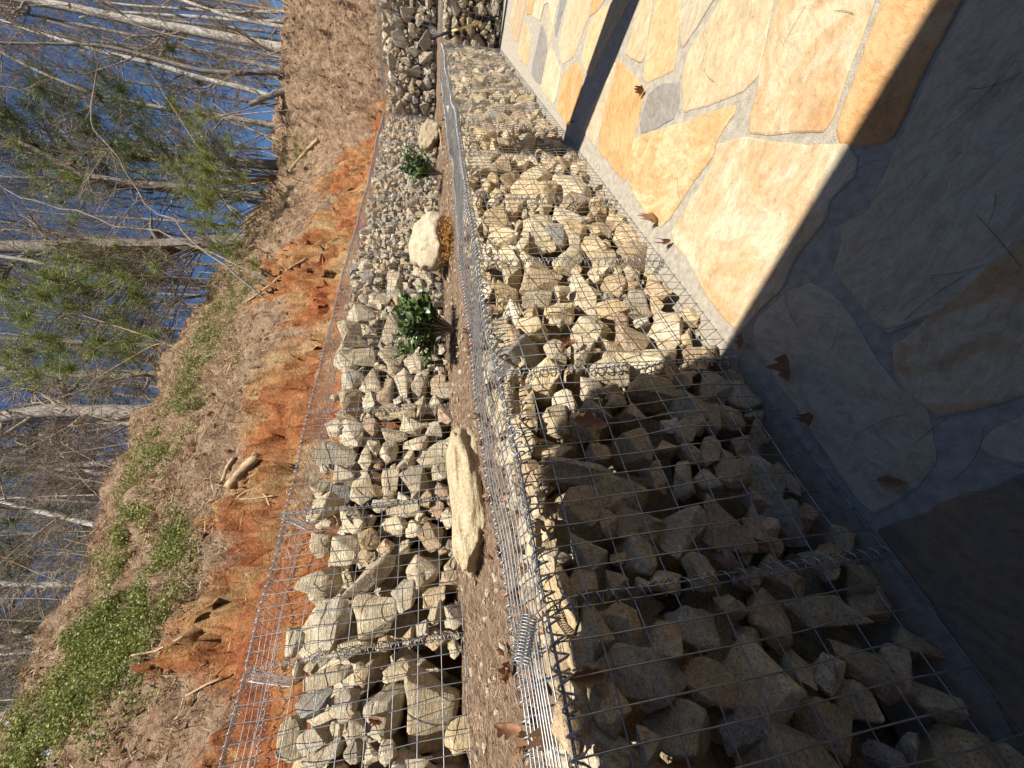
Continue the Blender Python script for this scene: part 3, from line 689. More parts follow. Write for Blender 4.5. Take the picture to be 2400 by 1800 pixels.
k = np.linspace(0, 1, 5)[None, :, None]; D = rdir(len(P), .3); D[:, 1] -= .35; D[:, 2] -= .45; L_ = rng.uniform(.08, .38, (len(P), 1))
Q = P[:, None, :]+(D*L_)[:, None, :]*k+rng.normal(size=(len(P), 5, 3))*.012*k; Q[..., 2] = np.maximum(Q[..., 2], bank_q(Q[..., 0], Q[..., 1])+.012)+.02*np.sin(k[..., 0]*3.1)
tb = Tubes(); tb.add(Q, rng.uniform(.0012, .0035, (len(P), 1))*np.linspace(1, .5, 5), 3)
o = put('root_fibres', tb.mesh('root_fibres', TWIG)); o['kind'] = 'stuff'; tag(o, 'tangle of fine dry roots hanging over the clay scarp', 'roots')
# green ground cover in the patches that the photograph shows
PATCH = [(540,570,45,60,.9),(500,640,55,60,.8),(470,720,40,70,.8),(430,800,40,60,.8),(400,880,45,60,.7),(350,960,40,50,.5),(640,330,25,60,.5),(560,480,30,40,.6),
         (390,1190,45,70,.7),(300,1300,60,90,1),(260,1400,70,90,1),(200,1480,60,70,1),(60,1590,80,70,1),(20,1640,60,60,1),(310,1120,40,60,.5),(180,1560,50,60,.6),(260,1230,40,50,.6)]
for y_ in np.linspace(350, 1600, 22):
    PATCH.append((np.interp(y_, [0, 300, 430, 560, 720, 860, 980, 1080, 1310, 1500, 1640], [635, 600, 560, 500, 430, 350, 290, 270, 200, 100, 10])+rng.uniform(15, 75), y_+rng.normal()*15, rng.uniform(14, 30), rng.uniform(18, 40), .75))
C = []
for (x, y, rx, ry, w) in PATCH:
    for _ in range(int(rx*ry*.10*max(w, .75))):
        q = rng.normal(size=2)*.55; h = hit_bank((x+q[0]*rx)*DS, (y+q[1]*ry)*DS)
        if h is not None: C.append(h)
C = np.array(C); C = C[fbm(C*5.5, 2, 77) > -.05]; rep = 34
P = np.repeat(C, rep, 0)+rng.normal(size=(len(C)*rep, 3))*[.06, .05, .02]; P[:, 2] = np.maximum(P[:, 2], bank_q(P[:, 0], P[:, 1]))+np.abs(fbm(P*9, 2, 78))*.07*rng.random(len(P))+rng.uniform(0, .02, len(P))
U = rdir(len(P), .8)*rng.uniform(.006, .013, (len(P), 1))
o = put('ground_cover', quads('ground_cover', P, U, perp(U)*rng.uniform(.003, .007, (len(P), 1)), GREEN, .002)); o['kind'] = 'stuff'
tag(o, 'low green creeping ground cover along the top of the bank', 'ground cover')
V_ = []
for (x, y) in [(150,1545),(120,1575),(95,1600),(185,1590),(130,1620),(60,1610),(320,1255),(250,1290),(175,1520),(205,1620),(35,1560),(90,1650)]:
    h = hit_bank(x*DS, y*DS)
    if h is not None:
        for k in range(5):
            a = k*1.2566; V_.append((h+np.array([0, 0, .06])+np.array([math.cos(a), 0, math.sin(a)])*.010, np.array([math.cos(a), -.2, math.sin(a)])*.011, np.array([-math.sin(a), 0, math.cos(a)])*.007))
if V_:
    o = put('flower', quads('flower', np.array([v[0] for v in V_]), np.array([v[1] for v in V_]), np.array([v[2] for v in V_]), VIOLET)); o['kind'] = 'stuff'
    tag(o, 'small pale violet flowers among the green ground cover', 'flower')
def oak_leaf(seed, curl, n=26, mesh=True):
    r = np.random.default_rng(seed); S = np.linspace(0, 1, n); q = np.array([-1, -.5, 0, .5, 1])
    lob = r.uniform(2.6, 3.8); w = .30*np.sin(np.pi*np.minimum(1, S*.97+.02))**.75*(.62+.38*np.abs(np.sin(S*lob*np.pi)))+.006
    Sx, Q = np.meshgrid(S, q, indexing='ij'); Y = Q*w[:, None]
    k1, k2 = curl*r.uniform(.6, 1.3), curl*r.uniform(.8, 2.0)
    Z = k1*(Sx-.4)**2+k2*2.2*Y*Y/.3*(.4+Sx)+.05*curl*fbm(np.stack([Sx*3, Y*6, Sx*0+seed], -1), 2, seed)
    V = np.stack([Sx-.4, Y*(1-.25*curl*np.abs(Q)), Z-Z.min()*.5], -1).reshape(-1, 3); st = .25
    V = np.vstack([V, [(-.4-st, -.006, Z[0, 2]+.03), (-.4-st, .006, Z[0, 2]+.03), (-.38, .006, Z[0, 2]), (-.38, -.006, Z[0, 2])]])
    F = [(i*5+j, (i+1)*5+j, (i+1)*5+j+1, i*5+j+1) for i in range(n-1) for j in range(4)]+[(n*5, n*5+3, n*5+2, n*5+1)]
    return np_mesh('dead_leaf', V, F, DEAD, True) if mesh else (V, np.array(F))
# straw, crumbs and leaves on the ledge
n = 42000; X = -1.3+9.3*rng.random(n)**1.7; Y = rng.uniform(1.08*H, 1.9*H, n)
P = np.c_[X, Y, ledge_z(X, Y)+rng.uniform(0, .015, n)]; U = rdir(n, .25)*rng.uniform(.008, .035, (n, 1))
o = put('ledge_straw', quads('ledge_straw', P, U, perp(U)*.0012, MULCH)); o['kind'] = 'stuff'; tag(o, 'shredded straw mulch covering the narrow soil ledge', 'mulch')
VV, FF, nn_ = [], [], 0
for i in range(120):
    X = rng.uniform(-1.2, 1.7) if i < 80 else rng.uniform(1.5, 7.4); Y = rng.uniform(.90*H, 1.26*H)
    V, F = oak_leaf(200+i % 9, rng.uniform(.4, 1.3), 14, False); m = np.array(Matrix.Rotation(rng.uniform(0, 6.28), 3, 'Z') @ Matrix.Rotation(rng.normal()*.6, 3, 'X') @ Matrix.Rotation(rng.normal()*.5, 3, 'Y'))
    V = (V*rng.uniform(.04, .07))@m.T+[X, Y, float(ledge_z(np.array(X), np.array(Y)))+rng.uniform(.01, .05)]; VV.append(V); FF.append(F+nn_); nn_ += len(V)
o = put('lid_leaves', np_mesh('lid_leaves', np.concatenate(VV), np.concatenate(FF), DEAD, True)); o['kind'] = 'stuff'; tag(o, 'crisp brown oak leaves caught under the lower gabion lids', 'leaf litter')

VV, FF, nn_ = [], [], 0
for i in range(520):
    X = -1.2+8.6*rng.random()**1.5; Y = rng.uniform(1.15*H, 1.86*H); me_ = PROTO[i % 40]; nv = len(me_.vertices)
    if i < 40:
        v = np.empty(nv*3, np.float32); me_.vertices.foreach_get('co', v); f_ = np.empty(len(me_.polygons)*3, np.int32); me_.polygons.foreach_get('vertices', f_)
        PR = globals().setdefault('PEB', {}); PR[i] = (v.reshape(-1, 3).astype(float), f_.reshape(-1, 3))
    v, f_ = PEB[i % 40]; r_ = rng.uniform(.006, .02)*(1.6 if rng.random() < .1 else 1)
    V = v*r_*[1, rng.uniform(.6, 1), .6]; a_ = rng.uniform(0, 6.28); V = V@np.array([[math.cos(a_), -math.sin(a_), 0], [math.sin(a_), math.cos(a_), 0], [0, 0, 1]])
    VV.append(V+[X, Y, float(ledge_z(np.array(X), np.array(Y)))+r_*.2]); FF.append(f_+nn_); nn_ += len(V)
o = put('ledge_gravel', np_mesh('ledge_gravel', np.concatenate(VV), np.concatenate(FF), ROCK, False)); o['kind'] = 'stuff'; o.color = (.52, .45, .34, 1)
tag(o, 'small loose gravel scattered over the soil ledge', 'gravel')

# ------------------------------------------------------------------ things on the ledge
def make_boulder(seed):
    r = np.random.default_rng(seed); bm = bmesh.new(); bmesh.ops.create_icosphere(bm, subdivisions=5, radius=1.0)
    V = np.array([v.co[:] for v in bm.verts]); U = V.copy(); V = np.sign(V)*np.abs(V)**.78
    for _ in range(7):
        n = r.normal(size=3); n /= np.linalg.norm(n); V -= n*np.maximum(0, V@n-r.uniform(.62, .9))[:, None]*.85
    V += U*(.12*fbm(V*1.4+seed, 3, seed)+.05*fbm(V*5+seed, 4, seed+1)-.02*np.clip(1-np.abs(fbm(V*2.2+seed, 2, seed+2))*5, 0, 1))[:, None]
    lo, hi = V.min(0), V.max(0); V = (V-(lo+hi)/2)/((hi-lo)/2)
    for v, p in zip(bm.verts, V): v.co = p
    me = bpy.data.meshes.new('boulder'); bm.to_mesh(me); bm.free(); me.polygons.foreach_set('use_smooth', np.ones(len(me.polygons), bool)); me.materials.append(ROCK); return me
def boulder(label, cx, cy, Y, half_v, half_u, depth, color, tilt=0, seed=3):
    c = on_Y(cx, cy, Y); k = np.linalg.norm(c-CAM)
    dep = (c-CAM)@cf; a = half_u/FPX*dep; b = half_v/FPX*dep
    o = bpy.data.objects.new('boulder', make_boulder(seed)); col.objects.link(o); o.data.name = 'boulder'
    o.matrix_world = Matrix.Translation(Vector(c)) @ Matrix.Rotation(tilt, 4, 'Y') @ Matrix.Diagonal((a, depth, b, 1)); o.color = (*color, 1)
    return tag(o, label, 'boulder', 'boulders on the planted ledge')
boulder('long flat tan boulder lying along the edge of the soil ledge', 1094, 1158, 1.52*H, 46, 180, .20, (.54, .45, .30), 0, 101)
boulder('pale angular boulder with dry moss beside it on the ledge', 1016, 572, 1.58*H, 56, 92, .24, (.56, .49, .36), .12, 117)
boulder('rounded tan boulder near the inner corner of the ledge', 1008, 316, 1.62*H, 26, 42, .22, (.42, .35, .25), .1, 103)

def leaf_mesh(name, mat, n=7, bend=.25, w=.36):
    t = np.linspace(0, 1, n); V = []; F = []
    for i, s in enumerate(t):
        ww = w*math.sin(math.pi*min(1, s*.96+.03))**.8; z = -bend*s*s
        V += [(s, -ww/2, z+.10*ww), (s, 0, z), (s, ww/2, z+.10*ww)]
    for i in range(n-1):
        for j in range(2): F.append((i*3+j, (i+1)*3+j, (i+1)*3+j+1, i*3+j+1))
    return np_mesh(name, V, F, mat, True)
SLEAF = [leaf_mesh('leaf', SHRUB, 6, b, .54) for b in (.12, .3, .5)]
def frame_of(x, up):
    x = Vector(x).normalized(); up = Vector(up); y = up.cross(x)
    if y.length < 1e-4: y = Vector((1, 0, 0)).cross(x)
    y.normalize(); z = x.cross(y); m = Matrix.Identity(3)
    for i in range(3): m[i][0] = x[i]; m[i][1] = y[i]; m[i][2] = z[i]
    return m
def shrub(label, px, py, Y, height, spread, stems, per, lean=0.0):
    c = on_Y(px, py, Y); base = np.array([c[0], c[1], float(ledge_z(c[0], c[1]))]); t = thing('shrub', label, 'shrub', base, 'evergreen shrubs on the ledge')
    tb = Tubes()
    for s in range(stems):
        ang = rng.uniform(0, 6.28); rr = spread*rng.uniform(.2, 1)**.7
        tip = np.array([math.cos(ang)*rr+lean, math.sin(ang)*rr*.55-.03, height*rng.uniform(.45, 1)])
        k = np.linspace(0, 1, 6)[:, None]; P = tip*k+np.array([0, 0, .05])*np.sin(k*3.1); P += base*0
        tb.add(P, np.linspace(.005, .002, 6), 4)
        for q in range(per):
            u = .35+.65*q/per+rng.uniform(0, .1); u = min(u, 1); p = tip*u+np.array([0, 0, .05*math.sin(u*3.1)])
            d = rdir(1)[0]; d[2] = abs(d[2])*.6+.1; d = d+tip/np.linalg.norm(tip)*.4
            o = bpy.data.objects.new('leaf', SLEAF[rng.integers(3)]); col.objects.link(o); o.parent = t
            m = frame_of(d, (rng.normal()*.3, -.6+rng.normal()*.3, 1)).to_4x4()
            o.matrix_local = Matrix.Translation(Vector(p)) @ m @ Matrix.Scale(rng.uniform(.045, .075), 4)
    put('stem', tb.mesh('stem', TWIG), t)
shrub('dense leafy evergreen shrub growing on the ledge, the nearer of two', 1072, 772, 1.52*H, .40, .34, 70, 12, .02)
shrub('sparser leafy evergreen shrub with bare lower stems, the farther of two', 1040, 408, 1.52*H, .50, .36, 36, 13, .04)
c = on_Y(1058, 560, 1.45*H); n = 2600; base = np.array([c[0], c[1], float(ledge_z(c[0], c[1]))])
P = base+rng.normal(size=(n, 3))*[.11, .06, .035]+[0, 0, .03]; P[:, 2] = np.maximum(P[:, 2], base[2]); U = rdir(n, 1)*rng.uniform(.008, .022, (n, 1))
mp_ = put('moss_clump', quads('moss_clump', P-base, U, perp(U)*.004, MOSS), None, base); tag(mp_, 'russet dry moss clump in front of the pale boulder', 'moss')
def stick(name, label, pts, r0, r1, mat, cat, sides=7, jitter=0.0):
    P = np.array(pts, float); base = P[0].copy()
    k = np.linspace(0, len(P)-1, max(6, len(P)*3)); Q = np.stack([np.interp(k, np.arange(len(P)), P[:, i]) for i in range(3)], -1)
    if jitter: Q += rng.normal(size=Q.shape)*jitter
    tb = Tubes(); rr = np.linspace(r0, r1, len(Q)); Q = np.concatenate([Q[:1], Q, Q[-1:]]); Q[0] += (Q[1]-Q[2])*.01; Q[-1] += (Q[-2]-Q[-3])*.01
    tb.add(Q, np.concatenate([[.0005], rr, [.0005]]), sides)
    o = put(name, tb.mesh(name, mat, base), None, base); return tag(o, label, cat)
zB = lambda Y, *pp: [on_Y(x, y, Y) for x, y in pp]
p = zB(1.50*H, (1024, 350), (1027, 300)); stick('stick', 'pale dry stick lying on the ledge by the rounded boulder', [[q[0], q[1], float(ledge_z(q[0], q[1]))+.02] for q in p], .012, .008, ROOT, 'stick')

# ------------------------------------------------------------------ the pick leaning in the far corner
dg = ray(1178, 34); g0 = CAM+dg*(6.58*H/dg[0]); g0[2] = .03; dt = ray(1013, 88); top_ = CAM+dt*(6.70*H/dt[0])
pk = thing('pick', 'long wooden-handled pick with black grip leaning in the far corner', 'pick', g0)
d = top_-g0; L_ = np.linalg.norm(d); dn = d/L_
def seg(name, a, b, r, mat):
    tb = Tubes(); ts = np.array([a, a+.001, b-.001, b]); tb.add(np.outer(ts*L_, dn), [.001, r, r, .001], 10); return put(name, tb.mesh(name, mat), pk)
seg('handle', .30, .72, .017, ASH); seg('grip', .72, 1.0, .020, BLACK); seg('collar', .13, .30, .021, BLACK); seg('shaft', .03, .13, .010, STEEL)
side = np.array([0.15, -1, 0]); side /= np.linalg.norm(side); k = np.linspace(-1, 1, 15)
tb = Tubes(); tb.add(dn*.04*L_+np.outer(k*.21, side)+np.outer(-.055*k*k, dn)+np.array([0, 0, .015]), .018*(1.05-np.abs(k)**1.5), 6); put('head', tb.mesh('head', STEEL), pk)

# ------------------------------------------------------------------ dead leaves and needles
def dead_leaf(label, P, size, rot, curl=.35, seed=1, nrm=(0, 0, 1)):
    o = put('dead_leaf', oak_leaf(seed, curl)); z = Vector(nrm).normalized(); q = z.to_track_quat('Z', 'Y')
    o.matrix_world = Matrix.Translation(Vector(P)) @ q.to_matrix().to_4x4() @ Matrix.Rotation(rot, 4, 'Z') @ Matrix.Scale(size*.52, 4)
    return tag(o, label, 'leaf', 'dead leaves')
G = lambda x, y: on_ground(x, y, .012)
dead_leaf('brown dead leaf lying where the shadow edge meets the wall foot', G(1740, 805), .13, 2.2, .5, 1)
dead_leaf('large curled brown leaf standing in the shade at the wall foot', G(1850, 868), .17, 2.4, .7, 2)
dead_leaf('crumpled brown leaf at the wall foot by the cream flagstone', G(1569, 568), .11, .8, 1.4, 3)
dead_leaf('small curled brown leaf between the golden flagstone and the gabion', G(1542, 515), .11, 2.4, 1.6, 4)
dead_leaf('little brown leaf beside the grey slate flagstone', G(1507, 217), .11, 1.2, 1.2, 5)
dead_leaf('dull brown leaf lying on the shaded flagstone', G(2085, 1130), .13, 1.0, .4, 6)
dead_leaf('narrow curled leaf in the deep shade along the gabion foot', G(1905, 985), .09, 2.0, 1.5, 7)
dead_leaf('tan leaf at the foot of the far gabions in the sun', G(1345, 285), .12, .3, 1.2, 8)
def onlow(x, y, d=-.012): 
    a, t = T_low.local(ray(x, y)); return T_low.pt(a, t, d)
def onup(x, y, d=-.012):
    a, t = T_up.local(ray(x, y)); return T_up.pt(a, t, d)
dead_leaf('pale tan leaf caught on the sunlit wire beside the dark hole', onlow(1338, 815), .14, 1.9, .5, 9, (0, -1, .2))
dead_leaf('large pale oak leaf caught on the wire at the shadow edge', onlow(1385, 1005), .20, 1.3, .4, 11, (0, -1, .2))
dead_leaf('dark brown leaf on the shaded stones of the nearest gabion', onlow(1372, 1590, .01), .13, 1.5, .8, 12, (0, -1, .3))
dead_leaf('rust red leaf on the upper gabion under the coiled binder', onup(787, 1227), .13, .4, .5, 13, (0, -1, .3))
dead_leaf('brown leaf wedged between big stones of the nearest upper gabion', onup(885, 1690, .01), .12, 1.2, .8, 14, (0, -1, .3))
dead_leaf('orange brown leaf hanging from the soil ledge onto the near lid', on_Y(1200, 1700, 1.15*H), .14, 1.4, .8, 15, (-.3, -1, .6))
NEED = []
for (x, y) in [(1860,60),(1980,25),(1660,180),(2060,250),(2020,390),(2330,200),(2290,240),(2340,560),(2330,490),(2240,640),(2180,700),(1850,730),(1990,640),(1590,450),(1650,130),(1960,790),(2060,990),(2180,1010),(2280,1080),(2120,760)]:
    p = on_ground(x, y, .0085); a = rng.uniform(0, 6.28); L_ = rng.uniform(.06, .15); k = np.linspace(-.5, .5, 8); bd = rng.uniform(-.4, .4)
    dx = np.array([math.cos(a), math.sin(a), 0]); dy = np.array([-math.sin(a), math.cos(a), 0])
    tb = Tubes(); tb.add(np.outer(k*L_, dx)+np.outer(bd*L_*k*k, dy)+np.array([0, 0, .001]), .0006, 4)
    tag(put('pine_needle', tb.mesh('pine_needle', BARK_DARK), None, p), 'single thin dark pine needle lying on the flagstone paving', 'pine needle', 'pine needles on the patio')

# ------------------------------------------------------------------ roots and sticks on the bank
z0a = zoomer(0, 600, 800/2212); z0 = zoomer(0, 0, 800/2212); z0b = zoomer(0, 1200, 800/2212)
def bank_stick(label, zf, pts, wpx, name='root', lift=.03, w2=None):
    Q = []
    for p in pts:
        h = hit_bank(*zf(*p))
        if h is not None: Q.append(h+np.array([0, -.3*lift, lift]))
    if len(Q) < 2: return
    dep = (Q[0]-CAM)@cf; s = zf(1, 0)[0]-zf(0, 0)[0]; r = wpx*s/2/FPX*dep
    stick(name, label, Q, r, (w2 or wpx)*s/2/FPX*dep, ROOT, name, 8, r*.12)
bank_stick('thick sawn tan root sticking out of the red clay', z0a, [(1530,1500),(1620,1390),(1720,1290)], 58, lift=.05)
bank_stick('short thinner root above the thick sawn root', z0a, [(1480,1460),(1510,1380),(1555,1310)], 24, lift=.04)
bank_stick('pale straight root running down the far clay scarp', z0, [(1895,1115),(1960,1030),(2010,970),(2075,905)], 22, lift=.04)
bank_stick('thin grey root curving down the clay beside the middle ground cover', z0a, [(2010,20),(1890,90),(1770,200),(1620,300)], 12, lift=.04)
bank_stick('thin pale root arching over the clay above the nearest upper gabions', z0a, [(1590,1570),(1640,1530),(1710,1510),(1770,1550),(1800,1620)], 13, lift=.05)
bank_stick('pale twig lying straight across the clay', z0a, [(1600,1575),(1700,1572),(1820,1555)], 10, lift=.04)
bank_stick('thin tan twig slanting across the ground cover near the left edge', z0b, [(940,920),(1100,890),(1270,800)], 11, lift=.06)
bank_stick('dry grass stem over the red clay at lower left', z0b, [(1280,1180),(1390,1120),(1520,1060)], 12, lift=.05)
bank_stick('grey dead twig lying over the brown litter', z0a, [(1500,950),(1430,1060),(1350,1180)], 9, lift=.05)
bank_stick('dark twig crossing the litter below the fallen leaves', z0a, [(1850,440),(1700,560),(1500,680)], 9, lift=.05)

# ------------------------------------------------------------------ trees
def grow(out, p, d, L_, r, lvl, maxl, droop=0.0, kids=(4, 7), tips=None, tw=.0026):
    n = 6 if lvl < 2 else 4; P = [p]; dd = d.copy()
    for i in range(n-1):
        dd = dd+rng.normal(size=3)*.16+np.array([0, 0, .06-droop]); dd /= np.linalg.norm(dd); P.append(P[-1]+dd*L_/(n-1))
    P = np.array(P); out.setdefault(n, []).append((P, np.linspace(r, max(r*.35, tw*.85), n)))
    if tips is not None and lvl == maxl: tips.append((P[-1], dd))
    if lvl < maxl:
        for _ in range(rng.integers(*kids)):
            u = rng.uniform(.2, 1); k = u*(n-1); i = min(int(k), n-2); q = P[i]+(P[i+1]-P[i])*(k-i)
            nd = dd+rdir(1)[0]*.95; nd /= np.linalg.norm(nd)
            grow(out, q, nd, L_*rng.uniform(.35, .62), max(r*.5*(1-.4*u), tw), lvl+1, maxl, droop, kids, tips, tw)
def flush(out, tb, sides_by=None):
    for n, lst in out.items():
        big = [x for x in lst if x[1][0] > .012]; sm = [x for x in lst if x[1][0] <= .012]
        if big: tb.add(np.array([x[0] for x in big]), np.array([x[1] for x in big]), 5)
        if sm: tb.add(np.array([x[0] for x in sm]), np.array([x[1] for x in sm]), 3)
def needle_mesh(tips, per, length, width, mat, base):
    C = np.repeat(np.array([t[0] for t in tips]), per, 0); D = np.repeat(np.array([t[1] for t in tips]), per, 0)
    d = rdir(len(C))+D*.9; d /= np.linalg.norm(d, axis=1, keepdims=True); L_ = rng.uniform(.7, 1.15, (len(C), 1))*length
    C = C-D*rng.uniform(0, .09, (len(C), 1))
    return quads('needles', C-base+d*L_/2, d*L_/2, perp(d)*width, mat)
def tree(label, zf, pts, w0, w1, dep, bark, nb=14, blen=1.2, kind='bare_tree', cat='tree', maxl=2, blobs=(), needles=None, over=2.5, group='trees of the wood above the bank', from_t=.1, leaves=0, kids=(4, 8), tw=.0028):
    s = zf(1, 0)[0]-zf(0, 0)[0]
    bx0, by0 = zf(*pts[0])
    for k in range(0, 60, 6):
        hb = hit_bank(bx0+k, by0)
        if hb is not None: dep = max(dep, (hb-CAM)@cf+(.05 if k < 10 else .25)); break
    P = np.array([at_depth(*zf(*p), dep) for p in pts])
    P = P+np.outer(np.linspace(0, 1, len(P)), rng.normal(size=3)*[.2, .2, 0])
    if over: dv = P[-1]-P[-2]; dv /= np.linalg.norm(dv); P = np.vstack([P, P[-1]+dv*over*.5, P[-1]+dv*over+rng.normal(size=3)*.2])
    d0 = P[0]-P[1]; d0 = d0/np.linalg.norm(d0); gz = float(bank_q(P[0][0], P[0][1]))
    drop = max(.1, (P[0][2]-gz)/max(.3, -d0[2]))+.12
    foot = P[0]+d0*drop; base = np.array([foot[0], foot[1], min(gz, foot[2]+.1)])
    t = thing(kind, label, cat, base, group)
    P = np.vstack([foot, P]); r0 = w0*s/2/FPX*dep; r1 = w1*s/2/FPX*dep
    L_ = np.r_[0, np.cumsum(np.linalg.norm(np.diff(P, axis=0), axis=1))]; k = np.linspace(0, L_[-1], 26)
    Q = np.stack([np.interp(k, L_, P[:, i]) for i in range(3)], -1); Q[1:-1] = (Q[:-2]+2*Q[1:-1]+Q[2:])/4
    Q[1:] += np.cumsum(rng.normal(size=(25, 3))*r0*.10, 0)*.5
    if kind == 'sapling': Q[2:-1] += .045*np.stack([vnoise(np.stack([k*3.1, k*0+j, k*0], -1), 91+j) for j in range(3)], -1)[2:-1]+rng.normal(size=(23, 3))*.012
    rr = np.interp(k, [0, L_[1], L_[-1]], [r0*1.15, r0, r1*.8])*(1+.05*rng.normal(size=26))
    tb = Tubes(); tb.add(Q, rr, 9 if r0 > .04 else 6); put('trunk', tb.mesh('trunk', bark, base), t)
    out = {}; tips = []
    for _ in range(nb):
        u = rng.uniform(from_t, 1)**.8; i = min(int(u*25), 24); q = Q[i]
        d = rdir(1)[0]; d[2] = abs(d[2])*.7+.15; d /= np.linalg.norm(d)
        grow(out, q, d, blen*rng.uniform(.5, 1.2), max(.005, rr[i]*.38), 0, maxl, kids=kids, tw=tw)
    if blobs:
        nb_ = []
        for (bx_, by_, rad, cnt, bd) in blobs:
            for _ in range(6): nb_.append((bx_+rng.normal()*rad*1.1, by_+rng.normal()*rad*1.1, rad*rng.uniform(.6, 1.3), cnt/2.3, bd+rng.normal()*.35))
        for (bx_, by_, rad, cnt, bd) in nb_:
            c = at_depth(bx_*DS, by_*DS, bd); i = int(np.argmin(np.linalg.norm(Q-c, axis=1)+np.where(Q[:, 2] > c[2]+.3, 3, 0)))
            m_ = (Q[i]+c)/2+np.array([0, 0, .12]); kk = np.linspace(0, 1, 6)[:, None]
            B_ = Q[i]*(1-kk)**2+2*m_*kk*(1-kk)+c*kk**2; out.setdefault(6, []).append((B_, np.linspace(.014, .005, 6)))
            R_ = rad*DS/FPX*bd
            for _ in range(int(cnt*1.7)):
                v = rdir(1)[0]*R_*abs(rng.normal())*.8; p = c+v*[1, 1, .8]; a0_ = c+v*rng.uniform(.0, .5)
                mid = (a0_+p)/2+rng.normal(size=3)*.03; out.setdefault(4, []).append((np.array([a0_, (a0_+mid)/2, mid, p]), np.linspace(.005, .0025, 4)))
                dd = v/(np.linalg.norm(v)+1e-9)*.6+np.array([0, 0, .5]); tips.append((p, dd/np.linalg.norm(dd)))
    if out:
        tb = Tubes(); flush(out, tb); put('branches', tb.mesh('branches', TWIG if bark is not BARK_DARK else BARK_DARK, base), t)['kind'] = 'stuff'
    if tips and needles:
        put('needles', needle_mesh(tips, needles[0], needles[1], needles[2], needles[3], base), t)['kind'] = 'stuff'
    if leaves:
        allp = np.array([x[0][-1] for l in out.values() for x in l]); c = allp[rng.integers(len(allp), size=leaves)]
        U = rdir(leaves)*rng.uniform(.03, .055, (leaves, 1)); put('dead_leaves', quads('dead_leaves', c-base+U, U, perp(U)*.018, DEAD, .01), t)['kind'] = 'stuff'
    return t
NB = (15, .11, .0027, NEEDLE); ND = (17, .13, .0042, NEEDLE_DARK)
tree('tallest pale straight trunk at the far end of the wood', z0, [(1890,330),(1300,250),(900,200),(400,120),(0,95)], 62, 42, 9.5, BARK_PALE, 10, 1.3)
tree('pale slim trunk bending away, beside the tallest pale trunk', z0, [(1910,190),(1600,140),(1400,95),(1150,10)], 26, 18, 10.5, BARK_PALE, 9)
tree('slim pale trunk third from the far edge of the picture', z0, [(1910,135),(1600,120),(1250,65),(900,20)], 24, 14, 11.5, BARK_PALE, 9)
tree('slim pale trunk nearest the far edge of the picture', z0, [(1910,75),(1500,45),(1150,0)], 22, 14, 11, BARK_PALE, 9)
tree('thin whip of a tree just left of the tallest pale trunk', z0, [(1890,390),(1500,320),(1150,270),(800,180)], 15, 7, 9, BARK_GREY, 8)
tree('dark crooked forked tree beside the broken snag', z0, [(1880,480),(1700,465),(1570,490),(1300,480),(1000,400),(700,330),(400,330)], 32, 9, 8.2, BARK_DARK, 8, .8)
tree('short broken snag standing at the far crest', z0, [(1870,575),(1740,566),(1612,555)], 40, 36, 8.2, BARK_GREY, 0, kind='snag', cat='snag', over=0)
tree('pale leaning tree crossing behind the broken snag', z0, [(1850,655),(1600,570),(1300,500),(1000,400),(700,330),(300,210),(0,110)], 32, 15, 8.8, BARK_PALE, 12)
tree('grey leaning tree left of the broken snag', z0, [(1810,820),(1500,760),(1200,720),(900,670),(550,590),(200,440),(0,330)], 30, 15, 8, BARK_GREY, 16, leaves=25)
tree('dark straight pine with a furrowed trunk, third from the big pine', z0, [(1780,1070),(1400,1040),(1000,1010),(700,990),(300,960),(0,930)], 62, 40, 8.5, BARK_DARK, 14, 1.1, 'pine_tree',
     blobs=[(230,260,70,90,8.5),(330,265,50,60,8.6),(120,210,55,60,8.4),(60,260,60,60,8.8),(350,205,36,30,8.5),(290,310,40,45,8.3),(40,330,50,45,8.9),(150,300,55,55,8.7)], needles=ND)
tree('slim dark pine between two furrowed trunks', z0, [(1750,1160),(1450,1150),(900,1120),(300,1090)], 24, 14, 9.5, BARK_DARK, 10, 1, 'pine_tree', blobs=[(430,330,35,40,6.2),(430,385,28,30,6.2),(490,400,26,24,6.2)], needles=NB)
tree('dark slanting pine next to the largest furrowed trunk', z0, [(1700,1270),(1300,1230),(900,1200),(500,1140),(300,1020),(0,880)], 48, 26, 7.6, BARK_DARK, 16, 1.2, 'pine_tree', blobs=[(480,465,34,34,6.4),(520,520,30,26,6.2),(430,240,22,22,7.4),(200,410,55,45,7.8),(90,410,50,40,8)], needles=NB)
tree('largest dark furrowed pine trunk in the middle of the wood', z0, [(1560,1560),(1000,1570),(500,1540),(0,1520)], 104, 84, 6.8, BARK_DARK, 16, 1.1, 'pine_tree',
     blobs=[(165,575,26,22,5.6),(220,560,30,30,6),(250,600,32,32,6),(40,640,40,40,6),(90,700,45,50,5.8),(150,640,45,50,5.8),(200,690,46,55,5.8),(130,760,45,50,5.8),(60,800,40,40,6),(330,590,26,22,5.8),(340,745,30,26,5.6),(270,730,34,34,5.7),(230,790,34,32,5.9)], needles=NB)
tree('grey trunk standing right behind the middle ground cover', z0a, [(1430,185),(1000,150),(700,120),(400,80),(200,30),(0,0)], 36, 22, 6.6, BARK_GREY, 14, leaves=15)
tree('thin dark stem behind the middle ground cover', z0a, [(1350,250),(1100,240),(700,220),(300,160)], 16, 9, 7.4, BARK_DARK, 10)
tree('hair thin straight stem rising from the middle crest', z0a, [(1210,490),(700,480),(200,470)], 9, 6, 7, BARK_DARK, 8, .7)
tree('stout short-limbed dark tree left of the hair thin stem', z0a, [(1230,580),(800,575),(400,560),(0,540)], 36, 18, 9, BARK_DARK, 12)
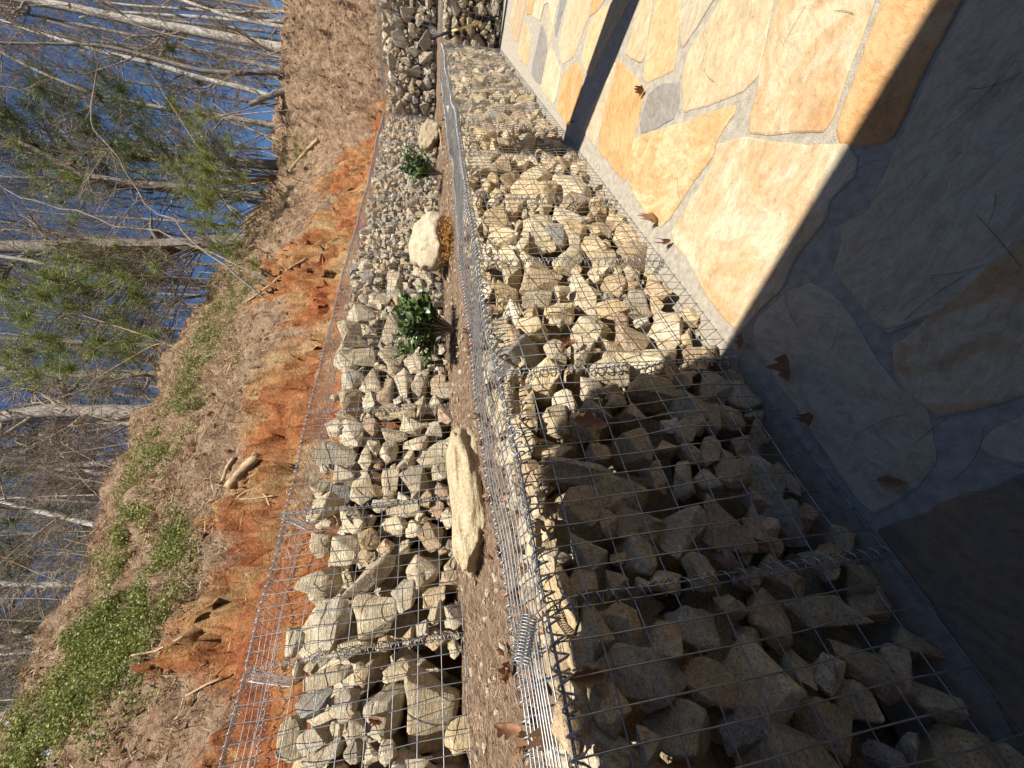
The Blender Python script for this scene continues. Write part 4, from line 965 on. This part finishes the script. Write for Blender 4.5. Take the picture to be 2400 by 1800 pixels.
tree('pale smooth pine trunk behind many twigs', z0a, [(1150,765),(700,770),(300,765),(0,750)], 66, 56, 9.2, BARK_GREY, 16, kind='pine_tree', blobs=[(120,1000,50,45,9),(150,920,60,50,9)], needles=ND)
tree('wide grey trunk, the broadest of the near half of the wood', z0a, [(1000,1000),(600,960),(200,905),(0,890)], 100, 84, 7.6, BARK_GREY, 14, leaves=30)
tree('white barked trunk touching the broad grey one', z0a, [(990,1082),(600,1068),(200,1050),(0,1045)], 40, 32, 8.4, BARK_PALE, 10)
tree('mottled trunk with dark pine boughs behind it', z0a, [(930,1315),(500,1330),(50,1310)], 44, 34, 8.6, BARK_GREY, 12, kind='pine_tree', blobs=[(180,1140,80,90,9.4),(60,1170,50,50,9.4),(250,1130,40,40,9.4),(120,1080,50,50,9.6)], needles=ND)
tree('mottled slim trunk left of the dark pine boughs', z0a, [(890,1420),(400,1432),(0,1440)], 30, 22, 8.2, BARK_GREY, 10)
tree('single bare rod of a sapling at the crest', z0a, [(860,1545),(500,1545),(200,1550)], 10, 6, 6.5, BARK_PALE, 8, .7)
tree('dark slim trunk close to the white leaning one', z0a, [(830,1612),(400,1608),(0,1612)], 22, 16, 7.5, BARK_DARK, 12)
tree('white leaning birch-like trunk over the near crest', z0b, [(780,120),(500,90),(250,60),(0,40)], 36, 26, 6.2, BARK_PALE, 12)
tree('pale trunk half hidden by brush at the near crest', z0b, [(610,450),(300,478),(0,470)], 42, 34, 7.2, BARK_PALE, 12, kind='pine_tree', blobs=[(130,1360,60,60,7.8),(60,1400,50,45,7.8),(170,1420,40,36,7.6)], needles=ND)
tree('thin dark straight stem at the near crest', z0b, [(560,720),(300,708),(0,700)], 15, 11, 6.5, BARK_DARK, 10)
tree('white trunk at the left edge of the near crest', z0b, [(500,905),(250,890),(0,880)], 46, 36, 7.5, BARK_PALE, 12, kind='pine_tree', blobs=[(50,1180,40,36,7.6),(40,1500,40,40,7.2)], needles=ND)
tree('thin tan stem leaning left over the near crest', z0b, [(490,870),(250,930),(0,975)], 20, 14, 5.8, BARK_PALE, 10, 1)
tree('dark leaning stem, leftmost of those over the near ground cover', z0b, [(450,980),(250,1030),(0,1090)], 34, 26, 6.6, BARK_DARK, 12, 1)
tree('grey slim trunk in the near corner of the wood', z0b, [(330,1180),(150,1200),(0,1210)], 26, 20, 7, BARK_GREY, 12)
tree('pale crooked dead sapling arching over the middle of the bank', z0, [(1300,1590),(1050,1390),(900,1290),(830,1180),(720,1010),(620,900),(580,800),(560,720),(600,620),(680,560),(840,520)], 14, 6, 5.0, BARK_GREY, 12, .7, 'sapling', over=.4, from_t=.35, leaves=22)
tree('tan slanting dead sapling beside the arching pale one', z0, [(1300,1600),(1180,1540),(900,1480),(650,1420),(350,1360),(150,1280),(0,1190)], 12, 7, 5.0, BARK_GREY, 9, .8, 'sapling', leaves=10)
# brush at the crest and the thin trees of the wood behind: nothing in the photo tells them apart
CR = [(635,0),(625,130),(600,300),(560,430),(500,560),(430,720),(350,860),(290,980),(270,1080),(200,1310),(100,1500),(10,1640)]
cy_ = np.array([c[1] for c in CR], float); cx_ = np.array([c[0] for c in CR], float)
one = zoomer(0, 0, DS)
for i in range(72):
    y = (i+rng.random())/72*1660; x = np.interp(y, cy_, cx_)+6; ln = rng.uniform(.5, 1.0)*x+60
    sl = (1800-y*DS-750)/5000+rng.normal()*.06
    tree('thin bare tree in the depth of the wood', one, [(x, y), (x-ln*.5, y-ln*.5*sl+rng.normal()*4), (x-ln, y-ln*sl+rng.normal()*8)], rng.uniform(3, 9), rng.uniform(2, 4), rng.uniform(9.5, 17), [BARK_GREY, BARK_DARK, BARK_DARK][i % 3], 17, 1.9, group='thin trees deep in the wood', from_t=.05, kids=(5, 9), tw=.0036)
for i in range(64):
    y = (i+rng.random())/64*1660; x = np.interp(y, cy_, cx_)+rng.uniform(0, 25); ln = rng.uniform(90, 260); sl = (1800-y*DS-750)/5000+rng.normal()*.35
    tree('thin leafless brush stem at the crest of the bank', one, [(x, y), (x-ln*.5, y-ln*.5*sl+rng.normal()*8), (x-ln, y-ln*sl*1.3+rng.normal()*12)], rng.uniform(1.6, 3.0), 1.0, rng.uniform(4.6, 6.5), [TWIG, ROOT][i % 2], 7, .55, 'brush_stem', 'brush', 2, over=.3, group='brush stems at the crest', from_t=.15, leaves=int(rng.integers(0, 7)))

# ------------------------------------------------------------------ the house behind the camera: its porch roof and columns cast the shadows
house = thing('house', 'dark house with porch roof standing behind the viewer', 'house', (-2, -4*H, 0))
def prism(name, poly, z0_, z1_, mat, parent):
    n = len(poly); ox, oy, oz = parent.location
    V = [(p[0]-ox, p[1]-oy, z-oz) for z in (z0_, z1_) for p in poly]
    bm = bmesh.new(); vs = [bm.verts.new(v) for v in V]
    bm.faces.new(vs[:n][::-1]); bm.faces.new(vs[n:])
    for i in range(n): bm.faces.new((vs[i], vs[(i+1) % n], vs[n+(i+1) % n], vs[n+i]))
    bmesh.ops.recalc_face_normals(bm, faces=bm.faces); me = bpy.data.meshes.new(name); bm.to_mesh(me); bm.free(); me.materials.append(mat); return put(name, me, parent)
RP = [(.55, -2.6), (.40, -1.66), (.26, -.79), (.228, -.50), (.19, -.42), (.12, -.365), (.0, -.332), (-.14, -.325), (-9, -.325), (-9, -6), (.55, -6)]
prism('porch_roof', [(x*H, y*H) for x, y in RP], 2.6*H, 2.6*H+.18, HOUSE, house)
prism('wall', [(-9*H, -1.8*H), (.38*H, -1.8*H), (.38*H, -6*H), (-9*H, -6*H)], 0, 2.59*H, HOUSE, house)
prism('shade_wall', [(-1.6*H, -1.79*H), (-1.45*H, -1.79*H), (-1.45*H, .3*H), (-1.6*H, .3*H)], 0, 2.58*H, HOUSE, house)  # unseen wall added to cut sky light in the near corner
for i, (x, y, hgt, w, lb) in enumerate([(2.30, -.9, 3.05, .27, 'stone column right of the viewer, its shadow reaching the lower gabions'), (6.17, -.95, 3.2, .12, 'slim column far right of the viewer by the return wall')]):
    c = thing('column', lb, 'column', (x*H, y*H, 0), 'columns beside the patio')
    q = lambda s: [(x*H+s*a*w*H/2, y*H+s*b*w*H/2) for a, b in ((-1, -1), (1, -1), (1, 1), (-1, 1))]
    prism('shaft', q(1), .12, hgt*H, POST, c); prism('plinth', q(1.25), 0, .119, POST, c); prism('cap', q(1.2), hgt*H+.001, hgt*H+.07, POST, c)
